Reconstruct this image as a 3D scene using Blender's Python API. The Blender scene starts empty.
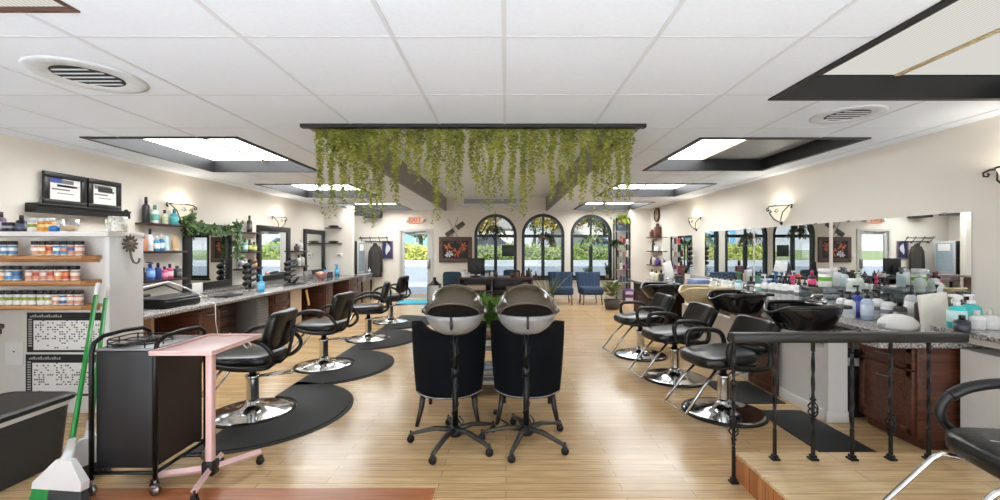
import bpy, bmesh, math, random
from math import pi, sin, cos, radians as R
from mathutils import Vector, Matrix
SC = bpy.context.scene
COL = SC.collection
rnd = random.Random(7)

# ------------------------------------------------------------------ materials
def lin(c):
    c = c / 255.0
    return c / 12.92 if c <= 0.04045 else ((c + 0.055) / 1.055) ** 2.4
_mats = {}
def nt(name):
    m = bpy.data.materials.new(name); m.use_nodes = True
    n = m.node_tree; n.nodes.clear()
    out = n.nodes.new('ShaderNodeOutputMaterial')
    return m, n, out
def mat(rgb, rough=.45, metal=0.0, var=.06, scale=14.0, bump=0.0, name=None, coat=0.0, emit=0.0, spec=.5):
    """procedural principled material: colour broken up by noise, optional bump"""
    key = (tuple(rgb), rough, metal, var, scale, bump, name, coat, emit, spec)
    if key in _mats: return _mats[key]
    m, n, out = nt(name or 'paint_%d_%d_%d' % tuple(rgb))
    p = n.nodes.new('ShaderNodeBsdfPrincipled')
    c = [lin(v) for v in rgb]
    tc = n.nodes.new('ShaderNodeTexCoord'); nz = n.nodes.new('ShaderNodeTexNoise')
    nz.inputs['Scale'].default_value = scale; nz.inputs['Detail'].default_value = 3
    n.links.new(tc.outputs['Object'], nz.inputs['Vector'])
    rp = n.nodes.new('ShaderNodeValToRGB')
    rp.color_ramp.elements[0].position = .3; rp.color_ramp.elements[1].position = .7
    rp.color_ramp.elements[0].color = [max(0, v * (1 - var)) for v in c] + [1]
    rp.color_ramp.elements[1].color = [min(1, v * (1 + var)) for v in c] + [1]
    n.links.new(nz.outputs['Fac'], rp.inputs['Fac'])
    n.links.new(rp.outputs['Color'], p.inputs['Base Color'])
    p.inputs['Roughness'].default_value = rough; p.inputs['Metallic'].default_value = metal
    p.inputs['Coat Weight'].default_value = coat
    p.inputs['Specular IOR Level'].default_value = spec
    if emit:
        n.links.new(rp.outputs['Color'], p.inputs['Emission Color'])
        p.inputs['Emission Strength'].default_value = emit
    if bump:
        b = n.nodes.new('ShaderNodeBump'); b.inputs['Strength'].default_value = bump
        b.inputs['Distance'].default_value = .01
        n.links.new(nz.outputs['Fac'], b.inputs['Height']); n.links.new(b.outputs['Normal'], p.inputs['Normal'])
    n.links.new(p.outputs['BSDF'], out.inputs['Surface'])
    _mats[key] = m
    return m
def wood_mat(name, a, b, rough=.35, stretch=(1.5, 22, 22)):
    m, n, out = nt(name)
    p = n.nodes.new('ShaderNodeBsdfPrincipled'); p.inputs['Roughness'].default_value = rough
    tc = n.nodes.new('ShaderNodeTexCoord'); mp = n.nodes.new('ShaderNodeMapping')
    mp.inputs['Scale'].default_value = stretch
    nz = n.nodes.new('ShaderNodeTexNoise'); nz.inputs['Scale'].default_value = 2; nz.inputs['Detail'].default_value = 5
    rp = n.nodes.new('ShaderNodeValToRGB')
    rp.color_ramp.elements[0].position = .35; rp.color_ramp.elements[1].position = .68
    rp.color_ramp.elements[0].color = [lin(v) for v in a] + [1]; rp.color_ramp.elements[1].color = [lin(v) for v in b] + [1]
    n.links.new(tc.outputs['Object'], mp.inputs['Vector']); n.links.new(mp.outputs['Vector'], nz.inputs['Vector'])
    n.links.new(nz.outputs['Fac'], rp.inputs['Fac']); n.links.new(rp.outputs['Color'], p.inputs['Base Color'])
    n.links.new(p.outputs['BSDF'], out.inputs['Surface'])
    return m
def plank_mat(name, a, b, gap, rough=.3, bw=1.1, rh=.075, off=.37):
    m, n, out = nt(name)
    p = n.nodes.new('ShaderNodeBsdfPrincipled'); p.inputs['Roughness'].default_value = rough
    tc = n.nodes.new('ShaderNodeTexCoord')
    br = n.nodes.new('ShaderNodeTexBrick')
    br.inputs['Color1'].default_value = [lin(v) for v in a] + [1]; br.inputs['Color2'].default_value = [lin(v) for v in b] + [1]
    br.inputs['Mortar'].default_value = [lin(v) for v in gap] + [1]
    br.inputs['Scale'].default_value = 1; br.inputs['Mortar Size'].default_value = .0022
    br.inputs['Brick Width'].default_value = bw; br.inputs['Row Height'].default_value = rh
    br.offset = off; br.offset_frequency = 2
    n.links.new(tc.outputs['Object'], br.inputs['Vector'])
    mp = n.nodes.new('ShaderNodeMapping'); mp.inputs['Scale'].default_value = (2, 30, 1)
    nz = n.nodes.new('ShaderNodeTexNoise'); nz.inputs['Scale'].default_value = 2; nz.inputs['Detail'].default_value = 6
    n.links.new(tc.outputs['Object'], mp.inputs['Vector']); n.links.new(mp.outputs['Vector'], nz.inputs['Vector'])
    rp = n.nodes.new('ShaderNodeValToRGB')
    rp.color_ramp.elements[0].position = .3; rp.color_ramp.elements[0].color = (.74, .70, .64, 1)
    rp.color_ramp.elements[1].position = .7; rp.color_ramp.elements[1].color = (1.08, 1.06, 1.03, 1)
    n.links.new(nz.outputs['Fac'], rp.inputs['Fac'])
    mx = n.nodes.new('ShaderNodeMix'); mx.data_type = 'RGBA'; mx.blend_type = 'MULTIPLY'; mx.inputs['Factor'].default_value = 1
    n.links.new(br.outputs['Color'], mx.inputs['A']); n.links.new(rp.outputs['Color'], mx.inputs['B'])
    n.links.new(mx.outputs['Result'], p.inputs['Base Color'])
    n.links.new(p.outputs['BSDF'], out.inputs['Surface'])
    return m
def granite_mat():
    m, n, out = nt('speckled_granite')
    p = n.nodes.new('ShaderNodeBsdfPrincipled'); p.inputs['Roughness'].default_value = .12
    tc = n.nodes.new('ShaderNodeTexCoord')
    v = n.nodes.new('ShaderNodeTexNoise'); v.inputs['Scale'].default_value = 60; v.inputs['Detail'].default_value = 6
    v.inputs['Roughness'].default_value = .75
    n.links.new(tc.outputs['Object'], v.inputs['Vector'])
    rp = n.nodes.new('ShaderNodeValToRGB'); cr = rp.color_ramp
    cr.elements[0].position = .40; cr.elements[0].color = [lin(x) for x in (38, 36, 38)] + [1]
    cr.elements[1].position = .62; cr.elements[1].color = [lin(x) for x in (205, 198, 192)] + [1]
    e = cr.elements.new(.5); e.color = [lin(x) for x in (146, 142, 140)] + [1]
    n.links.new(v.outputs['Fac'], rp.inputs['Fac']); n.links.new(rp.outputs['Color'], p.inputs['Base Color'])
    n.links.new(p.outputs['BSDF'], out.inputs['Surface'])
    return m
def pane_mat(name, tint=(.93, .97, .96), refl=.10, rough=.02):
    m, n, out = nt(name)
    t = n.nodes.new('ShaderNodeBsdfTransparent'); t.inputs['Color'].default_value = tint + (1,)
    g = n.nodes.new('ShaderNodeBsdfGlossy'); g.inputs['Roughness'].default_value = rough
    f = n.nodes.new('ShaderNodeLayerWeight'); f.inputs['Blend'].default_value = .25
    mr = n.nodes.new('ShaderNodeMapRange'); mr.inputs['To Min'].default_value = refl * .4; mr.inputs['To Max'].default_value = min(1, refl * 6)
    n.links.new(f.outputs['Facing'], mr.inputs['Value'])
    mx = n.nodes.new('ShaderNodeMixShader')
    n.links.new(mr.outputs['Result'], mx.inputs[0]); n.links.new(t.outputs[0], mx.inputs[1]); n.links.new(g.outputs[0], mx.inputs[2])
    n.links.new(mx.outputs[0], out.inputs['Surface'])
    return m
def emit_mat(name, rgb, strength):
    m, n, out = nt(name)
    e = n.nodes.new('ShaderNodeEmission'); e.inputs['Color'].default_value = [lin(v) for v in rgb] + [1]
    e.inputs['Strength'].default_value = strength
    n.links.new(e.outputs[0], out.inputs['Surface'])
    return m
def diffuser_mat(name, strength, dark=(.80,.81,.80), light=(.95,.98,1)):
    """ribbed prismatic troffer lens, lit from behind"""
    m, n, out = nt(name)
    tc = n.nodes.new('ShaderNodeTexCoord'); w = n.nodes.new('ShaderNodeTexWave')
    w.inputs['Scale'].default_value = 14; w.bands_direction = 'X'
    n.links.new(tc.outputs['Object'], w.inputs['Vector'])
    rp = n.nodes.new('ShaderNodeValToRGB')
    rp.color_ramp.elements[0].color = dark + (1,); rp.color_ramp.elements[1].color = light + (1,)
    n.links.new(w.outputs['Fac'], rp.inputs['Fac'])
    e = n.nodes.new('ShaderNodeEmission'); e.inputs['Strength'].default_value = strength
    n.links.new(rp.outputs['Color'], e.inputs['Color']); n.links.new(e.outputs[0], out.inputs['Surface'])
    return m

BLK = mat((14, 14, 15), .42, name='black_plastic')
BLKM = mat((13, 13, 14), .38, metal=.3, name='black_metal')
LEATHER = mat((15, 15, 16), .3, bump=.15, scale=60, name='black_vinyl')
FABRIC = mat((12, 14, 18), .9, bump=.2, scale=120, spec=.15, name='black_upholstery')
CHROME = mat((205, 205, 205), .12, metal=1, var=.02, name='chrome')
STEEL = mat((150, 148, 146), .3, metal=1, name='brushed_steel')
WHITE = mat((225, 223, 220), .4, var=.02, name='white_plastic')
WHITEP = mat((222, 218, 212), .6, var=.02, name='white_painted_board')
WALL = mat((222, 215, 204), .75, var=.015, scale=3, name='cream_wall_paint')
TILE = mat((224, 231, 240), .85, var=.02, scale=40, bump=.1, name='white_ceiling_tile')
TBAR = mat((208, 212, 218), .5, var=.01, name='ceiling_grid_bar')
DARKT = mat((17, 17, 19), .5, var=.15, scale=6, name='charcoal_stained_board')
GREYT = mat((132, 132, 131), .6, var=.1, scale=6, name='grey_stained_board')
FRAME = mat((24, 23, 23), .35, var=.15, name='black_wood_frame')
MAHOG = wood_mat('mahogany_wood', (66, 36, 25), (106, 62, 44), .4)
DKWOOD = wood_mat('dark_walnut', (46, 30, 28), (70, 46, 42), .35)
OAK = wood_mat('oiled_oak', (176, 122, 72), (206, 152, 98), .45)
FLOORM = plank_mat('strip_oak_floor', (217, 187, 142), (200, 166, 122), (148, 114, 80), rough=.22)
FLOORO = plank_mat('orange_oak_floor', (196, 132, 84), (180, 114, 70), (110, 68, 42), rough=.24)
FLOORR = plank_mat('red_oak_floor', (190, 126, 86), (176, 112, 74), (160, 100, 68), rough=.3, bw=3, rh=.5)
PLATM = plank_mat('platform_oak', (224, 196, 152), (214, 182, 138), (176, 140, 102), rough=.26, bw=1.6, rh=.12)
GRANITE = granite_mat()
MIRROR = mat((235, 238, 238), .01, metal=1, var=0, name='mirror_silver')
PANE = pane_mat('window_pane', (.23, .24, .24))
DPANE = pane_mat('door_pane', (.42, .43, .43))
CLEAR = pane_mat('clear_acrylic', (.90, .93, .94), .16)
PINK = mat((224, 186, 181), .4, var=.03, name='pink_enamel')
GREEN = mat((22, 140, 52), .4, name='green_plastic')
TEAL = mat((13, 26, 29), .4, var=.1, name='dark_teal_paint')
NAVY = mat((40, 58, 84), .8, bump=.2, scale=90, name='navy_upholstery')
RUBBER = mat((29, 30, 32), .65, var=.08, bump=.1, scale=50, name='charcoal_rubber')
LEAF = mat((92, 122, 52), .5, var=.35, scale=9, name='ivy_leaf')
LEAFD = mat((58, 88, 44), .5, var=.3, scale=9, name='dark_leaf')
LEAFY = mat((160, 172, 66), .5, var=.3, scale=6, name='yellow_green_leaf')
SOIL = mat((60, 46, 36), .9, name='potting_soil')
TERRA = mat((150, 120, 96), .7, name='clay_pot')
PAPER = mat((232, 230, 226), .7, var=.02, name='white_paper')
INK = mat((28, 28, 30), .7, name='black_ink')

# ------------------------------------------------------------------ mesh builder
class MB:
    def __init__(s): s.bm = bmesh.new(); s.M = Matrix(); s.mi = 0; s.sm = False
    def _new(s, verts, faces, smooth=None):
        vs = [s.bm.verts.new(s.M @ Vector(v)) for v in verts]
        for f in faces:
            try: fc = s.bm.faces.new([vs[i] for i in f])
            except ValueError: continue
            fc.material_index = s.mi; fc.smooth = s.sm if smooth is None else smooth
        return s
    def box(s, x0, x1, y0, y1, z0, z1, bev=0.0, seg=2):
        if x1 < x0: x0, x1 = x1, x0
        if y1 < y0: y0, y1 = y1, y0
        if z1 < z0: z0, z1 = z1, z0
        if not bev:
            v = [(x0,y0,z0),(x1,y0,z0),(x1,y1,z0),(x0,y1,z0),(x0,y0,z1),(x1,y0,z1),(x1,y1,z1),(x0,y1,z1)]
            return s._new(v, [(0,3,2,1),(4,5,6,7),(0,1,5,4),(1,2,6,5),(2,3,7,6),(3,0,4,7)], False)
        t = bmesh.new(); bmesh.ops.create_cube(t, size=1)
        for v in t.verts: v.co = Vector((x0 + (v.co.x + .5) * (x1 - x0), y0 + (v.co.y + .5) * (y1 - y0), z0 + (v.co.z + .5) * (z1 - z0)))
        bmesh.ops.bevel(t, geom=t.edges[:], offset=min(bev, .49 * min(x1-x0, y1-y0, z1-z0)), segments=seg, affect='EDGES', profile=.5)
        t.verts.index_update()
        s._new([v.co.copy() for v in t.verts], [[v.index for v in f.verts] for f in t.faces], True); t.free()
        return s
    def tube(s, pts, r, seg=8, closed=False, r2=None, flat=None):
        """swept tube; r2 = end radius, flat = (a, b) squash of the section"""
        P = [Vector(p) for p in pts]; n = len(P); T = []
        for i in range(n):
            a = P[(i - 1) % n] if closed or i else P[0]; b = P[(i + 1) % n] if closed or i < n - 1 else P[-1]
            T.append((b - a).normalized())
        up = Vector((0, 0, 1)) if abs(T[0].z) < .9 else Vector((1, 0, 0))
        N = (up - T[0] * up.dot(T[0])).normalized(); V = []
        for i in range(n):
            N = N - T[i] * N.dot(T[i])
            N = N.normalized() if N.length > 1e-6 else T[i].orthogonal().normalized()
            B = T[i].cross(N)
            rr = r if r2 is None else r + (r2 - r) * i / max(1, n - 1)
            for k in range(seg):
                a = 2 * pi * k / seg
                fa, fb = flat or (1, 1)
                V.append(P[i] + N * cos(a) * rr * fa + B * sin(a) * rr * fb)
        F = []
        for i in range(n if closed else n - 1):
            j = (i + 1) % n
            for k in range(seg):
                l = (k + 1) % seg
                F.append((i*seg+k, i*seg+l, j*seg+l, j*seg+k))
        if not closed: F += [tuple(range(seg))[::-1], tuple((n-1)*seg + k for k in range(seg))]
        return s._new(V, F, seg > 4)
    def lathe(s, prof, c=(0,0,0), seg=24, a0=0.0, a1=2*pi, sx=1, sy=1):
        full = abs(a1 - a0 - 2 * pi) < 1e-6; m = seg if full else seg + 1; V = []; F = []; rows = []
        for r, z in prof:
            if r < 1e-6:
                rows.append([len(V)] * m); V.append((c[0], c[1], c[2] + z)); continue
            rows.append(list(range(len(V), len(V) + m)))
            for k in range(m):
                a = a0 + (a1 - a0) * k / seg
                V.append((c[0] + r * cos(a) * sx, c[1] + r * sin(a) * sy, c[2] + z))
        for p, q in zip(rows, rows[1:]):
            for k in range(seg):
                l = (k + 1) % m; f = []
                for v in (p[k], p[l], q[l], q[k]):
                    if v not in f: f.append(v)
                if len(f) > 2: F.append(tuple(f))
        return s._new(V, F, True)
    def cyl(s, p0, p1, r, r1=None, seg=12): return s.tube([p0, p1], r, seg, r2=r1)
    def ell(s, c, h, e=1.0, n=20, m=10, e2=None):
        """superellipsoid: e=1 ellipsoid, small e = rounded block (e2 = vertical exponent)"""
        e2 = e if e2 is None else e2
        f = lambda w, k: math.copysign(abs(w) ** k, w)
        V = [(c[0], c[1], c[2] - h[2])]; F = []
        for i in range(1, m):
            p = -pi/2 + pi * i / m
            for k in range(n):
                a = 2 * pi * k / n
                V.append((c[0] + h[0]*f(cos(p),e2)*f(cos(a),e), c[1] + h[1]*f(cos(p),e2)*f(sin(a),e), c[2] + h[2]*f(sin(p),e2)))
        V.append((c[0], c[1], c[2] + h[2]))
        for k in range(n): F.append((0, 1 + (k+1) % n, 1 + k))
        for i in range(m - 2):
            for k in range(n):
                l = (k + 1) % n
                F.append((1+i*n+k, 1+i*n+l, 1+(i+1)*n+l, 1+(i+1)*n+k))
        t = len(V) - 1
        for k in range(n): F.append((t, 1+(m-2)*n+k, 1+(m-2)*n+(k+1) % n))
        return s._new(V, F, True)
    def prism(s, poly, z0, z1, smooth=False):
        n = len(poly)
        V = [(x, y, z0) for x, y in poly] + [(x, y, z1) for x, y in poly]
        F = [tuple(range(n))[::-1], tuple(range(n, 2*n))] + [(i, (i+1) % n, n+(i+1) % n, n+i) for i in range(n)]
        return s._new(V, F, smooth)
    def grid(s, fn, nu, nv, th=0.0, smooth=True):
        """surface fn(u,v) with thickness th along its normal"""
        G = [[Vector(fn(i/nu, j/nv)) for j in range(nv+1)] for i in range(nu+1)]
        def nrm(i, j):
            a = G[min(i+1,nu)][j] - G[max(i-1,0)][j]; b = G[i][min(j+1,nv)] - G[i][max(j-1,0)]
            c = a.cross(b); return c.normalized() if c.length > 1e-9 else Vector((0,0,1))
        V = [G[i][j] for i in range(nu+1) for j in range(nv+1)]; w = nv + 1; F = []
        for i in range(nu):
            for j in range(nv): F.append((i*w+j, (i+1)*w+j, (i+1)*w+j+1, i*w+j+1))
        if th:
            o = len(V); V += [G[i][j] - nrm(i, j) * th for i in range(nu+1) for j in range(nv+1)]
            F += [tuple(o + q for q in f[::-1]) for f in F[:]]
            for i in range(nu):
                F.append((i*w, o+i*w, o+(i+1)*w, (i+1)*w)); F.append((i*w+nv, (i+1)*w+nv, o+(i+1)*w+nv, o+i*w+nv))
            for j in range(nv):
                F.append((j, j+1, o+j+1, o+j)); F.append((nu*w+j, o+nu*w+j, o+nu*w+j+1, nu*w+j+1))
        return s._new(V, F, smooth)
    def quad(s, a, b, c, d): return s._new([a, b, c, d], [(0, 1, 2, 3)], False)
    def leaf(s, p, d, up, L, W):
        p = Vector(p); d = Vector(d).normalized(); sd = d.cross(Vector(up))
        sd = sd.normalized() if sd.length > 1e-5 else d.orthogonal().normalized(); u = sd.cross(d)
        return s._new([p, p + d*L*.45 + sd*W*.5 + u*W*.12, p + d*L, p + d*L*.45 - sd*W*.5 + u*W*.12, p + d*L*.5], [(0,1,4),(1,2,4),(2,3,4),(3,0,4)], False)
    def build(s, name, mats, parent=None, loc=None, rot=0.0):
        me = bpy.data.meshes.new(name)
        bmesh.ops.recalc_face_normals(s.bm, faces=s.bm.faces[:])
        s.bm.to_mesh(me); s.bm.free()
        for m in (mats if isinstance(mats, (list, tuple)) else [mats]): me.materials.append(m)
        o = bpy.data.objects.new(name, me); COL.objects.link(o)
        if parent: o.parent = parent
        if loc is not None: o.location = loc; o.rotation_euler = (0, 0, rot)
        return o

def tag(o, label, cat, group=None, kind=None):
    o['label'] = label; o['category'] = cat
    if group: o['group'] = group
    if kind: o['kind'] = kind
    return o
def thing(name, label, cat, loc=(0,0,0), rot=0.0, group=None):
    o = bpy.data.objects.new(name, None); COL.objects.link(o); o.empty_display_size = .1
    o.location = loc; o.rotation_euler = (0, 0, rot)
    return tag(o, label, cat, group)
def struct(o, label=None):
    o['kind'] = 'structure'
    if label: o['label'] = label; o['category'] = label.split()[-1]
    return o
def dup(root, loc, rot=None, label=None, group=None, scale=None):
    r = root.copy(); COL.objects.link(r); r.location = loc
    if rot is not None: r.rotation_euler = (0, 0, rot)
    if scale: r.scale = scale
    if label: r['label'] = label
    if group: r['group'] = group
    for ch in root.children:
        c = ch.copy(); COL.objects.link(c); c.parent = r
        for g in ch.children:
            d = g.copy(); COL.objects.link(d); d.parent = c
    return r
ORD = ['first','second','third','fourth','fifth','sixth','seventh','eighth','ninth','tenth','eleventh','twelfth','thirteenth','fourteenth']
def smooth(P, closed=False, n=4):
    """Catmull-Rom resampling of a polyline"""
    P = [Vector(p) for p in P]; m = len(P); out = []
    for i in range(m if closed else m - 1):
        a, b_, c, d = (P[(i+k) % m] if closed else P[max(0, min(m-1, i+k))] for k in (-1, 0, 1, 2))
        for j in range(n):
            t = j/n; out.append(.5*((2*b_) + (c-a)*t + (2*a-5*b_+4*c-d)*t*t + (3*b_-a-3*c+d)*t**3))
    if not closed: out.append(P[-1])
    return out
def arc(cx, cz, r, a0, a1, n, y=0): return [(cx + r*cos(R(a0+(a1-a0)*i/n)), y, cz + r*sin(R(a0+(a1-a0)*i/n))) for i in range(n+1)]
def text_mesh(name, body, size, m, parent, loc, rot, depth=.002):
    cu = bpy.data.curves.new(name, 'FONT'); cu.body = body; cu.size = size; cu.extrude = depth
    cu.align_x = 'CENTER'; cu.align_y = 'CENTER'
    t = bpy.data.objects.new(name + '_curve', cu); COL.objects.link(t)
    bpy.context.view_layer.update()
    me = bpy.data.meshes.new_from_object(t.evaluated_get(bpy.context.evaluated_depsgraph_get()))
    bpy.data.objects.remove(t); me.materials.clear(); me.materials.append(m)
    o = bpy.data.objects.new(name, me); COL.objects.link(o); o.parent = parent; o.location = loc; o.rotation_euler = rot
    return o

# ------------------------------------------------------------------ camera
EYE = 1.437; F = 430.0
cam = bpy.data.cameras.new('camera'); co = bpy.data.objects.new('camera', cam); COL.objects.link(co)
co.location = (0, 0, EYE); co.rotation_euler = (pi/2, 0, 0)
cam.sensor_fit = 'HORIZONTAL'; cam.sensor_width = 36; cam.lens = 36 * F / 1000
cam.shift_x = -.006; cam.shift_y = -.002; cam.clip_start = .05; cam.clip_end = 300
SC.camera = co
vs = SC.view_settings; vs.view_transform = 'Standard'; vs.look = 'None'; vs.gamma = 1; vs.use_curve_mapping = False; vs.exposure = 0.85

# ------------------------------------------------------------------ room shell
XL, XR, YB, YR, ZC = -4.68, 3.95, 12.2, -2.4, 2.5
def holes_plane(x0, x1, y0, y1, holes):
    """cells of a rectangle outside the rectangular holes"""
    xs = sorted({x0, x1} | {v for h in holes for v in h[:2]}); ys = sorted({y0, y1} | {v for h in holes for v in h[2:]})
    xs = [v for v in xs if x0 <= v <= x1]; ys = [v for v in ys if y0 <= v <= y1]
    out = []
    for a, b in zip(xs, xs[1:]):
        for c, d in zip(ys, ys[1:]):
            mx, my = (a+b)/2, (c+d)/2
            if not any(h[0] < mx < h[1] and h[2] < my < h[3] for h in holes): out.append((a, b, c, d))
    return out
# floor: strip oak, a red-brown inset near the camera, orange boards by the windows
inset = (-2.6, -.42, 1.3, 2.575); strip = (1.0, 3.9, 10.1, 12.2)
b = MB()
b.mi = 2; b.quad((XL-.1,YR,0),(XR+.1,YR,0),(XR+.1,.55,0),(XL-.1,.55,0)); b.mi = 0  # unseen pale floor added behind the camera for a neutral light bounce
for a in holes_plane(XL-.1, XR+.1, .55, YB+.1, [inset]): b.quad((a[0],a[2],0),(a[1],a[2],0),(a[1],a[3],0),(a[0],a[3],0))
b.mi = 1; b.quad((inset[0],inset[2],0),(inset[1],inset[2],0),(inset[1],inset[3],0),(inset[0],inset[3],0))
bmesh.ops.recalc_face_normals(b.bm, faces=b.bm.faces[:])
fl = struct(b.build('floor', [FLOORM, FLOORR, mat((222,226,230),.4,var=.03,scale=2,name='pale_bounce_floor')]))
for p_ in fl.data.polygons: pass
# ceiling tiles, grid and recesses
TR = [  # x0,x1,y0,y1,depth
 (-4.05,-2.58,4.12,5.95,.16), (-4.15,-2.60,7.14,8.96,.16), (-4.15,-2.60,10.15,11.9,.16),
 (1.89,3.60,1.0,3.05,.17), (1.88,3.49,4.15,5.86,.16), (1.86,3.45,7.09,8.79,.16), (1.86,3.43,9.93,11.85,.16)]
VINE = (-1.72, 1.16, 3.72, 12.15)
T0 = (-3.4,-1.91,.3,1.93)
HOL = [t[:4] for t in TR] + [VINE, T0]
b = MB()
for a in holes_plane(XL-.1, XR+.1, YR, YB+.1, HOL): b.quad((a[0],a[2],ZC),(a[0],a[3],ZC),(a[1],a[3],ZC),(a[1],a[2],ZC))
xl = [-4.45,-3.70,-2.95,-2.17,-1.33,-.57,-.01,.76,1.5,2.26,3.02,3.77]; yl = [2.166 + .82*k for k in range(-5, 13)]
b.mi = 1
def segs(v0, v1, cuts):
    out = [(v0, v1)]
    for c0, c1 in cuts:
        nx = []
        for a, d in out:
            if c1 <= a or c0 >= d: nx.append((a, d)); continue
            if a < c0: nx.append((a, c0))
            if c1 < d: nx.append((c1, d))
        out = nx
    return out
for x in xl:
    for a, d in segs(YR, YB, [(h[2], h[3]) for h in HOL if h[0]-.02 < x < h[1]+.02]): b.box(x-.011, x+.011, a, d, ZC-.004, ZC)
for y in yl:
    for a, d in segs(XL, XR, [(h[0], h[1]) for h in HOL if h[2]-.02 < y < h[3]+.02]): b.box(a, d, y-.009, y+.009, ZC-.0015, ZC)
# roof slab above the tiles keeps daylight out of the plenum
b.mi = 0; b.box(XL-.15, XR+.15, YR-.15, YB+.22, ZC+.42, ZC+.5)
for q in ((XL-.15,XL-.1,YR-.15,YB+.22),(XR+.1,XR+.15,YR-.15,YB+.22),(XL-.1,XR+.1,YR-.15,YR-.1)): b.box(*q, ZC, ZC+.42)
# raised ceiling of the greenery recess
b.mi = 0; zr = ZC + .37
b.quad((VINE[0],VINE[2],zr),(VINE[0],YB+.1,zr),(VINE[1],YB+.1,zr),(VINE[1],VINE[2],zr))
b.mi = 1
for x in (-1.0,-.25,.5): b.box(x-.011, x+.011, VINE[2], YB, zr-.004, zr)
for k in range(11): b.box(VINE[0], VINE[1], 4.0+.82*k-.009, 4.0+.82*k+.009, zr-.0035, zr)
struct(b.build('ceiling', [TILE, TBAR]))
# boards around recesses
tn = 0
def trim(bm, m, label=None):
    global tn; tn += 1
    return struct(bm.build('trim_%d' % tn, m), label)
for (x0,x1,y0,y1,d) in TR:
    b = MB(); t = .03; z0 = ZC-.012; z1 = ZC+d
    b.box(x0-.02,x1+.02,y0-.02,y0+t,z0,z1); b.box(x0-.02,x1+.02,y1-t,y1+.02,z0,z1)
    b.box(x0-.02,x0+t,y0+t,y1-t,z0,z1); b.box(x1-t,x1+.02,y0+t,y1-t,z0,z1)
    trim(b, DARKT)
b = MB(); t = .03
b.box(VINE[0]-.04,VINE[1]+.04,VINE[2]-.05,VINE[2]+.01,ZC-.03,ZC+.37); trim(b, DARKT)
b = MB(); b.box(VINE[0]-.02,VINE[0]+.03,VINE[2]+.01,YB,ZC-.012,ZC+.37); trim(b, GREYT)
b = MB(); b.box(VINE[1]-.03,VINE[1]+.02,VINE[2]+.01,YB,ZC-.012,ZC+.37); trim(b, GREYT)
# walls
b = MB(); b.box(XL-.15, XL, YR, YB+.15, 0, ZC+.02); b.box(XL, -3.95, 11.05, 11.2, 0, ZC+.02)
struct(b.build('wall_left', WALL))
b = MB(); b.box(XR, XR+.15, YR, YB+.15, 0, ZC+.02); b.box(3.40, XR, 11.72, YB, 0, ZC+.02)
struct(b.build('wall_right', WALL))
b = MB(); b.box(-3.95, -3.5, 11.9, YB, 2.29, 2.47); b.box(-4.68,-3.5,11.21,11.3,2.29,2.47); trim(b, DARKT)
# back wall with three arches and a door, extruded polygons
WIN = [(-.900,.306), (.445,1.662), (1.830,3.007)]; SILL = .57; SPR = 1.80
DX0, DX1, DZ = -3.04, -2.07, 1.976
b = MB()
def wallrect(x0,x1,z0,z1): b.box(x0,x1,YB,YB+.22,z0,z1)
xs = [XL-.1, DX0, DX1] + [v for w in WIN for v in w] + [XR+.1]
wallrect(xs[0],xs[1],0,ZC+.4); wallrect(xs[1],xs[2],DZ,ZC+.4); wallrect(xs[2],xs[3],0,ZC+.4)
for i, (x0,x1) in enumerate(WIN):
    wallrect(x0,x1,0,SILL)
    nx = WIN[i+1][0] if i < 2 else XR+.1
    wallrect(x1,nx,0,ZC+.4)
    c = (x0+x1)/2; r = (x1-x0)/2; n = 24
    for k in range(n):
        a0 = pi*k/n; a1 = pi*(k+1)/n
        p = [(c+r*cos(a0), SPR+r*sin(a0)), (c+r*cos(a1), SPR+r*sin(a1))]
        v = [(p[0][0],YB,p[0][1]),(p[1][0],YB,p[1][1]),(p[1][0],YB,ZC+.4),(p[0][0],YB,ZC+.4)]
        w = [(q[0],YB+.22,q[2]) for q in v]
        b._new(v+w, [(0,1,2,3),(7,6,5,4),(0,4,5,1),(3,2,6,7)], False)
struct(b.build('wall_back', WALL))
# rear wall behind the camera: unseen, open bays invented to let daylight in
b = MB()
b.box(XL-.1,XR+.1,YR-.15,YR,0,.35); b.box(XL-.1,XR+.1,YR-.15,YR,2.35,ZC)
for x0,x1 in ((XL-.1,XL+.3),(-1.9,-1.75),(1.0,1.15),(XR-.3,XR+.1)): b.box(x0,x1,YR-.15,YR,.35,2.35)
struct(b.build('wall_rear', WALL))
b = MB(); b.box(XL, XL+.015, 3.95, 11.05, 0, .09); struct(b.build('baseboard_left', WHITEP))
b = MB(); b.box(-3.95, DX0-.06, YB-.015, YB, 0, .09); b.box(DX1+.06, 3.4, YB-.015, YB, 0, .09); struct(b.build('baseboard_back', WHITEP))
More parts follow.
